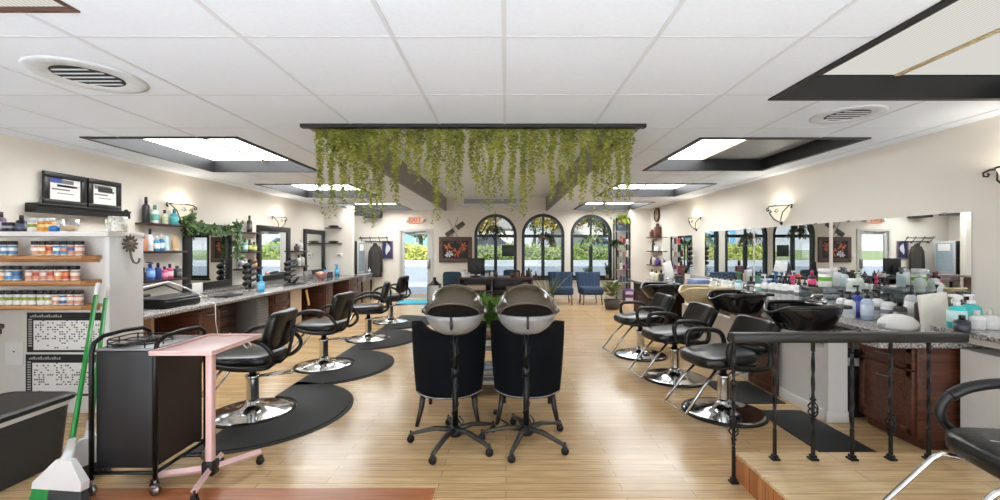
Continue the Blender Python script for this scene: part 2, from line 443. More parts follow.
# windows
for i,(x0,x1) in enumerate(WIN):
    c = (x0+x1)/2; r = (x1-x0)/2; y0, y1 = YB+.02, YB+.12
    b = MB(); fw = .085
    o_ = [(x0,SILL)] + [(c-r*cos(pi*k/24), SPR+r*sin(pi*k/24)) for k in range(25)] + [(x1,SILL)]
    q_ = [(x0+fw,SILL+fw)] + [(c-(r-fw)*cos(pi*k/24), SPR+(r-fw)*sin(pi*k/24)) for k in range(25)] + [(x1-fw,SILL+fw)]
    n = len(o_)
    for k in range(n):
        l = (k+1) % n
        v = [(o_[k][0],y0,o_[k][1]),(o_[l][0],y0,o_[l][1]),(q_[l][0],y0,q_[l][1]),(q_[k][0],y0,q_[k][1])]
        b._new(v+[(p[0],y1,p[2]) for p in v], [(0,1,2,3),(7,6,5,4),(0,4,5,1),(2,6,7,3)], False)
    b.box(x0+.06,x1-.06,y0+.005,y1-.005,1.735,1.82); b.box(c-.045,c+.045,y0+.01,y1-.01,SILL+.06,1.74)
    b.box(c-.022,c+.022,y0+.01,y1-.01,1.8,SPR+r-.05)
    w = struct(b.build('window_%d' % (i+1), TEAL))
    b = MB(); g = [(x0+.05,SILL+.05)] + [(c-(r-.04)*cos(pi*k/24), SPR+(r-.04)*sin(pi*k/24)) for k in range(25)] + [(x1-.05,SILL+.05)]
    b._new([(p[0],YB+.07,p[1]) for p in g], [tuple(range(len(g)))], False); b.build('glass_pane', PANE, w)
    b = MB(); b.box(x0-.03,x1+.03,YB-.07,YB+.02,SILL-.04,SILL,.006); b.build('window_sill', TEAL, w)
# door
b = MB(); ALU = mat((196,194,188), .4, var=.03, name='door_frame_paint')
for (p,q) in ((DX0,DX0+.06),(DX1-.06,DX1)): b.box(p,q,YB-.02,YB+.12,0,DZ)
b.box(DX0+.06,DX1-.06,YB-.02,YB+.12,DZ-.06,DZ); d = struct(b.build('door_1', ALU))
b = MB(); s0, s1 = DX0+.06, DX1-.06
b.box(s0,s0+.09,YB+.03,YB+.075,.01,DZ-.06); b.box(s1-.11,s1,YB+.03,YB+.075,.01,DZ-.06)
b.box(s0+.09,s1-.11,YB+.03,YB+.075,DZ-.15,DZ-.06); b.box(s0+.09,s1-.11,YB+.03,YB+.075,.01,.15); b.build('door_leaf', ALU, d)
b = MB(); b.quad((s0+.08,YB+.05,.14),(s1-.1,YB+.05,.14),(s1-.1,YB+.05,DZ-.14),(s0+.08,YB+.05,DZ-.14)); b.build('glass_pane', DPANE, d)
b = MB(); b.box(s1-.1,s1-.03,YB-.03,YB+.03,.85,1.12,.008); b.build('door_lock', STEEL, d)
b = MB(); b.box(s0+.12,s0+.4,YB-.03,YB+.03,DZ-.12,DZ-.07,.01); b.tube([(s0+.35,YB-.03,DZ-.09),(s0+.6,YB-.12,DZ-.08),(s0+.7,YB-.01,DZ-.08)],.012); b.build('door_closer', STEEL, d)
# ------------------------------------------------------------------ ceiling lights
LIT = diffuser_mat('lit_diffuser', 6.0); DIM = mat((150,152,154), .5, var=.1, scale=30, name='unlit_diffuser'); STRIPM = mat((196,178,140), .5, name='troffer_divider')
LITW = diffuser_mat('dim_ribbed_diffuser', .46, (.66,.64,.58), (1,.98,.91))
def troffer(t, label, dead=None, lm=None):
    x0,x1,y0,y1,d = t; z = ZC + d - .012; e = .0
    r = thing('ceiling_light', label, 'ceiling light', ((x0+x1)/2,(y0+y1)/2,z), 0, 'recessed ceiling lights')
    w = (x1-x0)/2 - e; h = (y1-y0)/2 - e
    b = MB(); b.box(-w,-w+.03,-h,h,-.012,.01); b.box(w-.03,w,-h,h,-.012,.01); b.box(-w,w,-h,-h+.03,-.012,.01); b.box(-w,w,h-.03,h,-.012,.01)
    b.box(-.02,.02,-h,h,-.014,.01); b.build('frame', STRIPM, r)
    for s in (0,1):
        b = MB(); b.box(*((-w+.03,-.02) if s == 0 else (.02,w-.03)), -h+.03,h-.03,-.004,.006)
        o = b.build('diffuser', DIM if dead == s else (lm or LIT), r)
        if dead == s: o['label'] = 'grey unlit diffuser panel'
side = ['left','left','left','right','right','right','right']
for t, l, dd in zip(TR, ['recessed light in dark-boarded ceiling tray above the first left mirror','recessed light in dark ceiling tray, middle one of the left row','recessed light in dark ceiling tray by the back left wall, above the stub wall',
    'big recessed light with ribbed diffuser in a dark tray at top right','recessed light with one half unlit, second tray from the front on the right','recessed light in the third dark tray of the right row','recessed light in the dark tray nearest the arched windows on the right'], [None,None,None,None,1,None,None]):
    troffer(t, l, dd, LITW if 'ribbed' in l else None)
x0,x1,y0,y1 = T0
r = thing('ceiling_light', 'brown-framed flush ceiling light cropped by the top left corner', 'ceiling light', ((x0+x1)/2,(y0+y1)/2,ZC), 0, 'recessed ceiling lights')
w,h = (x1-x0)/2,(y1-y0)/2
BRN = wood_mat('brown_wood_frame', (70,44,34), (96,62,48))
b = MB(); b.box(-w-.02,-w+.02,-h-.02,h+.0,-.008,.04); b.box(w-.02,w+.0,-h-.02,h+.0,-.008,.04); b.box(-w+.02,w-.02,-h-.02,-h+.02,-.008,.04); b.box(-w+.02,w-.02,h-.02,h+.0,-.008,.04); b.build('frame', BRN, r)
b = MB(); b.box(-w+.02,w-.02,-h+.02,h-.02,.01,.02); b.build('diffuser', LITW, r)
# round air vents
for (x,y,rr,l) in ((-2.58,2.66,.29,'round white ceiling air vent on the left near the camera'),(2.72,3.43,.25,'round white ceiling air vent on the right behind the big tray')):
    r = thing('ceiling_vent', l, 'air vent', (x,y,ZC), 0, 'round ceiling vents')
    b = MB(); b.lathe([(rr,-.001),(rr,-.004),(rr*.9,-.009),(rr*.62,-.008),(rr*.60,-.004),(rr*.60,-.002)], seg=36); b.build('vent_ring', mat((206,210,214),.5,name='vent_white'), r)
    b = MB(); b.lathe([(0,-.003),(rr*.61,-.003)], seg=36); b.build('dark_duct_disc', INK, r)  # flat black disc stands in for the shade inside the duct
    for k in range(5):
        q = -.4*rr + .2*rr*k; c = math.sqrt(max(.01,(.54*rr)**2 - q*q))
        b = MB(); b.box(-c,c,q-.010,q+.006,-.010,-.007); b.build('slat', TBAR, r)
# wall-hung air conditioner above the windows
r = thing('air_conditioner', 'long white and grey air conditioner high on the back wall above the windows', 'air conditioner', (-.45,YB,2.60))
b = MB(); b.box(-.81,.81,-.24,0,.0,.27,.03); b.build('body', mat((206,206,206),.4,name='ac_white'), r)
b = MB(); b.box(-.72,.72,-.246,-.238,.07,.2); b.build('grille', mat((120,122,124),.5,name='ac_grille_grey'), r)
for k in range(4):
    b = MB(); b.box(-.72,.72,-.252,-.246,.08+.03*k,.092+.03*k); b.build('louvre', STEEL, r)
b = MB(); b.box(-.66,.66,-.26,-.02,-.035,-.005,.01); b.build('drip_tray', WHITE, r)

# ------------------------------------------------------------------ hanging artificial vines
b = MB(); rv = random.Random(3)
def vine(x, y, z, L, b=b):
    n = int(L/.0075); ph = rv.random()*6; sway = rv.uniform(-.035,.035)
    for i in range(n):
        t = i/n; cx = x + sway*t + .012*sin(ph+9*t); cy = y + .012*cos(ph+8*t); cz = z - L*t
        for q in range(2 if t < .8 else 1):
            a = rv.random()*2*pi; el = rv.uniform(-.8,.15); b.mi = rv.choice((0,0,1,2))
            d = (cos(a)*cos(el), sin(a)*cos(el), sin(el)); s = rv.uniform(.7,1.15)*(1.0 - .25*t)
            b.leaf((cx,cy,cz), d, (0,0,1), .046*s, .030*s)
xx = VINE[0]+.06
while xx < VINE[1]-.05:
    L = rv.uniform(.68,.9) if rv.random() < .8 else rv.uniform(.4,.55)
    if xx < VINE[0]+.45 or xx > VINE[1]-.35: L = max(L,.78)
    y0 = 3.79 + rv.uniform(0,.06)
    for _ in range(3): vine(xx + rv.uniform(-.018,.018), y0 + rv.uniform(-.015,.015), ZC+.02, L*rv.uniform(.8,1))
    vine(xx + rv.uniform(.03,.06), y0+.05, ZC+.02, rv.uniform(.16,.34)); vine(xx + rv.uniform(.02,.05), y0, ZC+.02, rv.uniform(.12,.24))
    xx += rv.uniform(.075,.115)
for yy in [3.98+.17*k for k in range(8)]:
    for x in (VINE[0]+.08, VINE[1]-.08): vine(x + rv.uniform(-.04,.05), yy, ZC+.1, rv.uniform(.3,.6))
VG1 = mat((166,170,74),.5,var=.3,scale=7,name='vine_leaf_olive'); VG2 = mat((124,144,62),.5,var=.3,scale=7,name='vine_leaf_green'); VG3 = mat((192,190,104),.5,var=.25,scale=7,name='vine_leaf_pale')
tag(b.build('hanging_vines', [VG1,VG2,VG3]), 'curtain of trailing green vines hanging from the dark-edged ceiling recess', 'hanging plants', kind='stuff')

# ------------------------------------------------------------------ wall sconces
GLOW = emit_mat('lit_sconce_glass', (255,240,214), .6); IRON = mat((50,42,36), .5, metal=.5, name='wrought_iron')
def sconce(x, y, z, sgn, label):
    r = thing('wall_sconce', label, 'wall sconce', (x,y,z), 0 if sgn < 0 else pi, 'wall sconces')   # local wall at x=0, bowl towards -x
    b = MB(); b.lathe([(.012,-.16),(.07,-.135),(.13,-.08),(.175,.0),(.2,.06),(.19,.06),(.165,.0),(.12,-.075),(.06,-.12)], seg=20, a0=pi/2, a1=3*pi/2, sx=.75); b.build('glass_bowl', GLOW, r)
    b = MB(); b.box(-.012,-.001,-.06,.06,-.14,.05,.004); b.build('wall_plate', IRON, r)
    b = MB()
    for s in (-1,1):
        b.tube([(-.01,s*.19,.065),(-.03,s*.25,.07),(-.05,s*.285,.05),(-.05,s*.28,.02),(-.045,s*.255,.015),(-.04,s*.25,.035),(-.04,s*.262,.04)], .008, 6)
        b.tube([(-.03,s*.2,.06),(-.09,s*.15,-.03),(-.07,s*.08,-.12),(-.02,0,-.17)], .007, 6)
        b.tube([(-.13,s*.03,-.02),(-.125,s*.07,.02),(-.12,s*.1,-.01),(-.13,s*.07,-.03),(-.133,s*.05,-.01)], .005, 6)
    b.tube([(-.01+ -.145*cos(a),.2*sin(a),.064) for a in [-pi/2+pi*k/14 for k in range(15)]], .008, 6)
    b.ell((-.01,0,-.175),(.02,.02,.03)); b.build('iron_scrollwork', IRON, r)
    l = bpy.data.lights.new('sconce_bulb','POINT'); l.energy = 4.5; l.color = (1,.9,.75); l.shadow_soft_size = .04
    lo = bpy.data.objects.new('bulb', l); COL.objects.link(lo); lo.parent = r; lo.location = (-.07,0,.03)
sconce(XL,6.15,1.99,1,'lit scrolled wall sconce above the ivy-draped left mirror')
sconce(XL,8.8,2.0,1,'lit scrolled wall sconce between the second and third left mirrors')
sconce(XR,6.15,1.97,-1,'lit bowl wall sconce above the long right mirrors')
sconce(XR,8.9,1.99,-1,'lit bowl wall sconce above the right wall tool rack, near the clock')
sconce(XR,3.23,2.0,-1,'wall sconce cropped by the right frame edge')

# ------------------------------------------------------------------ counters, cabinets
b = MB(); b.box(XL+.01,-3.70,3.97,11.03,.695,.74,.008); b.box(XL+.005,XL+.03,3.97,11.03,.74,.80,.004)
tag(b.build('worktop', GRANITE), 'long speckled granite styling counter along the left wall', 'counter')
def handle(b, x, y0, y1, z, s): b.tube([(x,y0,z),(x+s*.03,y0+.01,z),(x+s*.03,y1-.01,z),(x,y1,z)], .005, 6)
def cabinet(x0, x1, y0, y1, ztop, s, label, drawers=1, toe=.08, m=MAHOG, group='mahogany base cabinets', z0=0.0):
    """base cabinet whose fronts face s (+1 = +x, -1 = -x)"""
    xf = x1 if s > 0 else x0
    r = thing('base_cabinet', label, 'cabinet', ((x0+x1)/2,(y0+y1)/2,z0), 0, group)
    ox, oy = (x0+x1)/2,(y0+y1)/2; b = MB(); H = ztop - z0
    b.box(x0-ox,x1-ox,y0-oy,y1-oy,toe,H,.004); b.box(x0-ox+(.05 if s<0 else 0),x1-ox-(.05 if s>0 else 0),y0-oy+.01,y1-oy-.01,0,toe); b.build('carcass', m, r)
    zt = H - .02; dh = .15; f = xf - ox
    def front(name, za, zb, hz):
        b = MB(); b.box(f,f+s*.018,y0-oy+.015,y1-oy-.015,za,zb,.004)
        w = .05
        for q in ((y0-oy+.015,y0-oy+.015+w,za,zb),(y1-oy-.015-w,y1-oy-.015,za,zb),(y0-oy+.02,y1-oy-.02,za,za+w*.8),(y0-oy+.02,y1-oy-.02,zb-w*.8,zb)): b.box(f+s*.016,f+s*.026,*q,.003)
        o = b.build(name, m, r); b = MB(); handle(b, f+s*.026, -.05, .05, hz, s); b.build('handle', STEEL, o)
    for k in range(drawers): front('drawer', zt-dh, zt, zt-dh/2); zt -= dh + .015
    if zt - toe > .12: front('door', toe+.02, zt, zt-.08)
    return r
cabinet(-4.6,-3.78,5.24,5.66,.695,1,'mahogany cabinet under the left counter below the ivy-draped mirror',0)
cabinet(-4.6,-3.78,6.98,7.5,.695,1,'mahogany cabinet with drawer and door under the left counter before the second mirror',1)
cabinet(-4.6,-3.78,8.95,9.35,.695,1,'mahogany cabinet under the left counter beside the third knee space',1)
cabinet(-4.6,-3.78,10.25,10.95,.695,1,'mahogany drawer cabinet at the far end of the left counter',3)
b = MB(); b.box(-.42,.42,-.02,.02,0,.69); o = b.build('support_panel', mat((160,124,92),.6,name='tan_hardboard'), None, (-4.2,4.6,0)); tag(o,'tan board end panel holding up the near end of the left counter','panel')
b = MB(); b.box(-.4,.4,-.2,.2,0,.69,.004); o = b.build('support_panel', mat((206,184,160),.6,name='beige_laminate'), None, (-4.18,7.75,0)); tag(o,'beige laminate panel under the left counter beside the second cabinet','panel')
r = thing('paper_shredder_bin','grey slatted storage box under the left counter beside the second cabinet','storage box',(-4.0,6.72,0))
r.name='slatted_box'
b = MB(); b.box(-.2,.2,-.16,.16,0,.66,.01); b.build('body', mat((112,112,114),.5,name='grey_plastic'), r)
for k in range(14):
    b = MB(); b.box(.2,.212,-.14,.14,.06+.04*k,.084+.04*k,.003); b.build('slat', mat((136,136,138),.5,name='grey_slat'), r)
r = thing('drawer_tower','dark slatted drawer unit in the shadow under the left counter behind the near styling chair','drawers',(-4.25,6.15,0))
b = MB(); b.box(-.2,.2,-.3,.3,0,.62,.006); b.build('body', DKWOOD, r)
for k in range(4):
    b = MB(); b.box(.2,.215,-.28,.28,.05+.14*k,.17+.14*k,.004); o = b.build('drawer', DKWOOD, r)
    b = MB(); handle(b,.215,-.06,.06,.115+.14*k,1); b.build('handle', STEEL, o)
b = MB(); b.box(-.02,.0,-.3,.3,.08,.68); b.box(0,.012,-.22,.22,.14,.62,.003)
o = b.build('back_panel', MAHOG, None, (-4.35,8.4,0)); tag(o,'red-brown wood panel at the back of the knee space under the left counter','panel')

# right counter
NOT = [(3.43,4.01),(4.39,4.97),(5.11,5.69),(6.21,6.79)]
b = MB(); b.box(2.97,XR-.005,3.0,9.15,.735,.78,.006)
for a_, d_ in segs(3.0,9.15,NOT): b.box(2.60,2.972,a_,d_,.735,.78,.006)
b.box(XR-.03,XR-.003,3.62,9.15,.78,.86,.004)
tag(b.build('worktop', GRANITE), 'long speckled granite counter along the right wall with shampoo bowls', 'counter')
b = MB(); b.box(2.66,2.74,3.6,6.5,0,.60)
for a_, d_ in segs(3.6,6.5,NOT): b.box(2.66,2.74,a_,d_,.60,.735)
b.box(2.66,2.82,3.55,3.6,0,.69); b.box(2.64,2.66,3.6,6.5,0,.09,.004); b.box(2.64,2.82,3.535,3.55,0,.09,.004); b.box(2.74,3.9,6.54,6.6,0,.735)
tag(b.build('counter_base', WHITEP), 'white panelled front under the right granite counter behind the shampoo chairs', 'counter base')
cabinet(2.92,3.85,3.05,3.54,.735,-1,'mahogany cabinet with drawer and door under the right counter behind the railing',1,group='mahogany base cabinets')
cabinet(2.72,3.8,8.1,9.1,.735,-1,'dark cabinet under the far end of the right counter near the green plant',1,m=DKWOOD,group='mahogany base cabinets')
r = thing('access_panel','dark wood door panel standing against the white counter base behind the near shampoo chair','panel',(2.635,4.39,0),0)
b = MB(); b.box(-.022,.0,-.24,.24,.01,.69,.004); b.build('board', MAHOG, r)
b = MB()
for q in ((-.24,-.17,.01,.69),(.17,.24,.01,.69),(-.17,.17,.01,.08),(-.17,.17,.62,.69)): b.box(-.03,-.022,*q,.002)
b.build('raised_frame', MAHOG, r)
# near right counter on the platform
b = MB(); b.box(3.05,XR-.005,1.7,3.10,.845,.88,.006); tag(b.build('worktop', GRANITE), 'shorter raised granite counter in the right foreground holding teal bottles', 'counter')
b = MB(); b.box(3.17,XR-.005,1.8,2.66,.157,.845); b.box(3.17,XR-.005,2.74,3.0,0,.735); b.box(3.17,XR-.005,2.66,3.04,.785,.845)
tag(b.build('counter_base', WHITEP), 'plain white base under the raised counter at the right edge', 'counter base')

# ------------------------------------------------------------------ platform and railing
r = thing('platform','low oak platform with a red-brown riser in the right foreground','platform',(2.6,1.4,0))
b = MB(); b.box(-1.16,1.34,-2.0,1.30,.02,.156,.004); b.build('deck', PLATM, r)
b = MB(); b.box(-1.17,-1.16,-2.0,1.302,.0,.138); b.box(-1.17,1.34,1.30,1.312,0,.138); b.build('riser', FLOORO, r)
r = thing('railing','black wrought iron railing with twisted balusters along the platform edge','railing',(1.4,2.6,0))
b = MB(); b.box(-.04,1.37,-.035,.035,.868,.925,.012); b.build('handrail', mat((34,34,33),.4,metal=.2,name='handrail_black'), r)
def baluster(x, y, z0, z1, basket, foot=True):
    b = MB(); n = 60
    for i in range(n):
        za, zb = z0 + (z1-z0)*i/n, z0 + (z1-z0)*(i+1)/n; tw = lambda z: (z - z0)*14 if .25 < (z-z0)/(z1-z0) < .9 else 0
        h = .0085; q = []
        for zz, a in ((za,tw(za)),(zb,tw(zb))):
            for k in range(4): q.append((x + h*1.3*cos(a+pi/4+k*pi/2), y + h*1.3*sin(a+pi/4+k*pi/2), zz))
        b._new(q, [(0,1,5,4),(1,2,6,5),(2,3,7,6),(3,0,4,7)], False)
    o = b.build('baluster', IRON2, r)
    b = MB(); b.box(x-.024,x+.024,y-.024,y+.024,z0,z0+.012,.003); b.box(x-.016,x+.016,y-.016,y+.016,z0+.012,z0+.03,.003); b.build('foot_collar', IRON2, o)
    if basket:
        zc = basket; b = MB()
        for k in range(4):
            b.tube([(x + .028*sin(pi*t/10)*cos(k*pi/2+t*.35), y + .028*sin(pi*t/10)*sin(k*pi/2+t*.35), zc-.055+.11*t/10) for t in range(11)], .0045, 6)
        b.box(x-.013,x+.013,y-.013,y+.013,zc-.068,zc-.052,.003); b.box(x-.013,x+.013,y-.013,y+.013,zc+.052,zc+.068,.003); b.build('basket_twist', IRON2, o)
IRON2 = mat((24,24,25), .45, metal=.4, name='satin_black_iron')
baluster(-.008,.03,.001,.87,.33)
b = MB(); b.box(-.026,.010,.015,.045,.6,.62); b.ell((-.008,.03,.615),(.02,.02,.016)); b.build('collar', IRON2, r)
for i,x in enumerate((.227,.459,.696,.93,1.16)): baluster(x,.004,.157,.87,[None,.46,None,.37,None][i])

# ------------------------------------------------------------------ rubber mats
def dmat(label, y, x=-2.22):
    R0, c = .83, .345; P = []
    x_left = -.03; n = 40
    a_ = [-pi/2 + pi*k/n for k in range(n+1)]
    P = [(R0*cos(a), R0*sin(a)) for a in a_]
    k0 = [(c*cos(a), c*sin(a)) for a in [pi/2 - pi*k/20 for k in range(21)]]
    poly = P + k0
    b = MB()
    b.prism(poly, 0, .006); inn = [(p[0]*.955,p[1]*.955) for p in P] + [(p[0]*1.02,p[1]*1.02) for p in k0]
    b.prism(inn, .006, .013)
    o = b.build('floor_mat', RUBBER, None, (x,y,.001)); tag(o, label, 'mat', 'half-round rubber mats')
dmat('black half-round rubber mat under the left styling chair nearest the camera',3.78)
dmat('black half-round rubber mat under the second left styling chair',5.26)
dmat('black half-round rubber mat under the third left styling chair',6.82)
dmat('black half-round rubber mat under the left styling chair nearest the door',8.36)
for (x0,x1,y0,y1,l) in ((2.12,2.58,3.96,4.62,'black rectangular mat behind the near shampoo chair by the dark panel'),(2.2,2.6,2.8,3.79,'black rectangular mat on the floor just behind the railing')):
    b = MB(); b.box(-(x1-x0)/2,(x1-x0)/2,-(y1-y0)/2,(y1-y0)/2,0,.01,.004); tag(b.build('floor_mat', RUBBER, None, ((x0+x1)/2,(y0+y1)/2,.001)), l, 'mat', 'rectangular floor mats')
b = MB(); b.box(-.42,.42,-.42,.42,0,.012,.004); b.mi = 1; b.box(-.37,.37,-.37,.37,.012,.016,.002)
tag(b.build('door_mat',[mat((30,120,150),.8,name='mat_border_blue'),mat((60,186,206),.85,bump=.3,scale=150,name='turquoise_pile')],None,(-2.42,11.35,.001)),'bright turquoise mat inside the glass front door','mat')

# ------------------------------------------------------------------ styling chairs
def chair_base(r, rad=.335, zt=.42):
    b = MB(); b.lathe([(0,0),(rad,0),(rad+.003,.01),(rad-.012,.02),(rad*.86,.024),(rad*.6,.034),(rad*.34,.05),(.08,.072),(.055,.10),(.05,.125),(0,.125)], seg=40); o = b.build('base', CHROME, r)
    b = MB(); b.lathe([(rad-.002,.0),(rad+.008,.004),(rad+.006,.014),(rad-.01,.0205)], seg=40); b.build('dark_rim', BLK, o)  # black ring stands in for the dark reflection along the base edge
    b = MB(); b.lathe([(.05,.12),(.05,.3),(.056,.31),(.056,.335),(.03,.34),(.03,zt)], seg=18); b.build('hydraulic_column', CHROME, r)
    b = MB(); b.tube([(.05,.02,.32),(.16,.07,.33),(.3,.1,.335)],.008,6); b.tube([(.05,-.02,.32),(.15,.0,.325),(.3,.05,.33)],.008,6); b.tube([(.3,.1,.335),(.3,.05,.33)],.012,8); b.build('pump_lever', CHROME, r)
def slab(b, c, h, tilt, ribs=0, bow=.03, e=.35):
    """padded back: rounded block, tilted about y and bowed"""
    M0 = b.M.copy(); b.M = M0 @ Matrix.Translation(c) @ Matrix.Rotation(tilt, 4, 'Y')
    n0 = len(b.bm.verts); b.ell((0,0,0), h, e, 36, 18)
    b.bm.verts.ensure_lookup_table(); inv = b.M.inverted()
    for v in b.bm.verts[n0:]:
        l = inv @ v.co; l.x -= bow * (l.y/h[1])**2
        if ribs and l.x < 0: l.x -= .012*abs(sin(ribs*pi*(l.y/h[1]+1)/2))*(1-abs(l.z/h[2])**4)
        v.co = b.M @ l
    b.M = M0
def styling_chair_left(label, loc, rot):
    r = thing('styling_chair', label, 'salon chair', loc, rot, 'left row styling chairs')
    chair_base(r)
    b = MB(); b.box(-.17,.2,-.16,.16,.415,.44,.01); b.build('seat_plate', BLKM, r)
    b = MB(); slab(b,(-.03,0,.495),(.27,.255,.055),0,0,0,.5); b.build('seat', LEATHER, r)
    b = MB(); slab(b,(.265,0,.735),(.045,.235,.165),R(14),0,.035,.4); b.build('backrest', LEATHER, r)
    b = MB(); b.tube([(.12,0,.43),(.24,0,.44),(.30,0,.5),(.335,0,.66),(.35,0,.76)],.02,8,flat=(.5,1.6)); b.box(.325,.345,-.035,.035,.66,.8,.008); b.build('back_bracket', BLKM, r)
    for s in (-1,1):
        y = s*.285
        b = MB(); P = [(.22,y*.8,.45),(.10,y,.452),(-.04,y,.46),(-.17,y,.49),(-.225,y,.56),(-.20,y,.635),(-.12,y,.685),(-.0,y,.705),(.12,y,.695),(.22,y,.655),(.29,y,.58),(.295,y*.9,.51)]
        b.tube(smooth(P,True),.019,10,True,flat=(1,.85)); o = b.build('armrest', BLK, r)
        b = MB(); b.tube(smooth([(-.19,y,.645),(-.12,y,.685),(.0,y,.709),(.12,y,.70),(.2,y,.668)]),.024,10,flat=(.9,1.1)); b.build('arm_pad', BLK, o)
    b = MB(); b.tube([(-.18,-.1,.43),(-.36,-.13,.2),(-.4,-.13,.16),(-.4,.13,.16),(-.36,.13,.2),(-.18,.1,.43)],.011,8); b.build('footrest', CHROME, r)
    return r
c0 = styling_chair_left('black styling chair on the left nearest the camera, beside the pink tray stand',(-2.21,3.75,.0),R(4))
dup(c0,(-2.22,5.24,0),R(-6),'black styling chair on the left, second from the camera')
dup(c0,(-2.17,6.78,0),R(16),'black styling chair on the left, third from the camera')
dup(c0,(-2.24,8.35,0),R(-6),'black styling chair on the left nearest the glass door')
# cropped chair on the platform, its footrest pointing forward
c1 = dup(c0,(2.04,1.53,.158),R(-10),'black chair on the platform cropped by the right frame edge',group='chairs on the platform')
for ch in list(c1.children):
    if ch.name.startswith('footrest'): bpy.data.objects.remove(ch)
b = MB(); b.tube([(-.2,.12,.44),(-.33,.13,.46),(-.36,.13,.44),(-.66,.13,.10),(-.66,-.13,.10),(-.36,-.13,.44),(-.33,-.13,.46),(-.2,-.12,.44)],.010,8); b.build('footrest', CHROME, c1)
CRK = mat((190,188,184),.8,name='cracked_vinyl')
b = MB(); b.tube([(-.245,.10,.537),(-.2,.06,.549),(-.14,.02,.551),(-.08,-.05,.551),(.0,-.12,.551)],.004,5,flat=(.3,1)); b.build('cracked_seam', CRK, c1)
def shampoo_chair(label, loc, rot):
    r = thing('shampoo_chair', label, 'salon chair', loc, rot, 'right row shampoo chairs')
    chair_base(r,.335,.43)
    b = MB(); b.box(-.2,.2,-.16,.16,.415,.445,.01); b.build('seat_plate', BLKM, r)
    b = MB(); slab(b,(-.05,0,.50),(.28,.25,.06),R(-4),0,0,.55); b.build('seat', LEATHER, r)
    b = MB(); slab(b,(.315,0,.665),(.05,.24,.155),R(28),4,.03,.35); b.build('backrest', mat((26,26,27),.22,bump=.12,scale=50,name='glossy_black_vinyl'), r)
    b = MB(); b.tube([(.1,.08,.43),(.24,.08,.46),(.36,.08,.62)],.012,6); b.tube([(.1,-.08,.43),(.24,-.08,.46),(.36,-.08,.62)],.012,6); b.build('back_bracket', BLKM, r)
    for s in (-1,1):
        y = s*.285; b = MB()
        P = [(.16,y,.45),(-.02,y,.455),(-.10,y,.47),(-.145,y,.51),(-.165,y,.58),(-.16,y,.635),(-.12,y,.67),(-.02,y,.675),(.1,y,.665),(.175,y,.64),(.21,y,.59),(.22,y,.52),(.205,y,.47)]
        b.tube(smooth(P,True),.022,10,True); b.build('armrest', BLK, r)
    b = MB(); b.tube([(-.14,-.13,.44),(-.3,-.15,.28),(-.46,-.16,.075),(-.46,.16,.075),(-.3,.15,.28),(-.14,.13,.44)],.012,8); b.build('footrest', CHROME, r)
    return r
s0 = shampoo_chair('black shampoo chair on the right nearest the railing',(1.90,3.76,0),R(10))
dup(s0,(1.86,4.74,0),R(8),'black shampoo chair on the right, second behind the railing')
dup(s0,(1.80,5.76,0),R(6),'black shampoo chair on the right, third behind the railing')

# ------------------------------------------------------------------ shampoo bowls
def bowl(m, label, loc):
    r = thing('shampoo_bowl', label, 'shampoo bowl', loc, 0, 'shampoo bowls'); r.scale = (.93,.93,.95)   # neck notch towards -x
    def out(a): return ((.30 if cos(a) > 0 else .25)*abs(cos(a))**.75*math.copysign(1,cos(a)), .25*abs(sin(a))**.75*math.copysign(1,sin(a)))
    def neck(a): return math.exp(-((a-pi)/.42)**2)
    def prof(u, v):
        a = 2*pi*u; x, y = out(a); t = v
        if t < .6: rr = 1-.22*(t/.6)**1.5; z = -.17*(t/.6)
        else: q = (t-.6)/.4; rr = .78*math.cos(q*pi/2)**.6; z = -.17-.05*math.sin(q*pi/2)
        k = neck(a)*(1-t)**2
        return (x*rr - .05*k, y*rr, z - .07*k)
    b = MB(); b.grid(prof, 48, 14, .012); b.build('basin', m, r)
    b = MB(); b.tube([(out(a)[0]-.05*neck(a), out(a)[1], -.07*neck(a)) for a in [2*pi*k/48 for k in range(48)]], .017, 8, True); b.build('rolled_rim', m, r)
    b = MB(); b.box(.14,.36,-.16,.16,-.02,.012,.01); b.build('faucet_deck', m, r)
    b = MB(); b.tube([(.02,0,-.2),(.16,0,-.19),(.30,0,-.1)],.03,8); b.build('bracket', BLKM, r)
    b = MB(); b.cyl((.22,0,.0),(.22,0,.05),.02); b.tube([(.22,0,.05),(.2,0,.09),(.12,0,.09),(.09,0,.06)],.011,8); b.tube([(.22,.0,.05),(.26,.05,.06)],.008,6); b.build('faucet', CHROME, r)
    b = MB(); b.cyl((0,0,-.215),(0,0,-.25),.03,.025); b.build('drain_pipe', BLK, r)
    return r
BOWLB = mat((22,22,24),.08,var=.02,name='gloss_black_ceramic'); BOWLT = mat((196,178,140),.25,name='almond_ceramic')
bowl(BOWLB,'glossy black shampoo bowl nearest the railing',(2.55,3.72,.945))
bowl(BOWLB,'glossy black shampoo bowl in the middle of the right counter, behind the near chair',(2.5,4.68,.945))
bowl(BOWLT,'almond-coloured shampoo bowl on the right counter',(2.47,5.4,.945))
bowl(BOWLB,'glossy black shampoo bowl at the far end of the right counter by the dark cabinet',(2.33,6.5,.89))
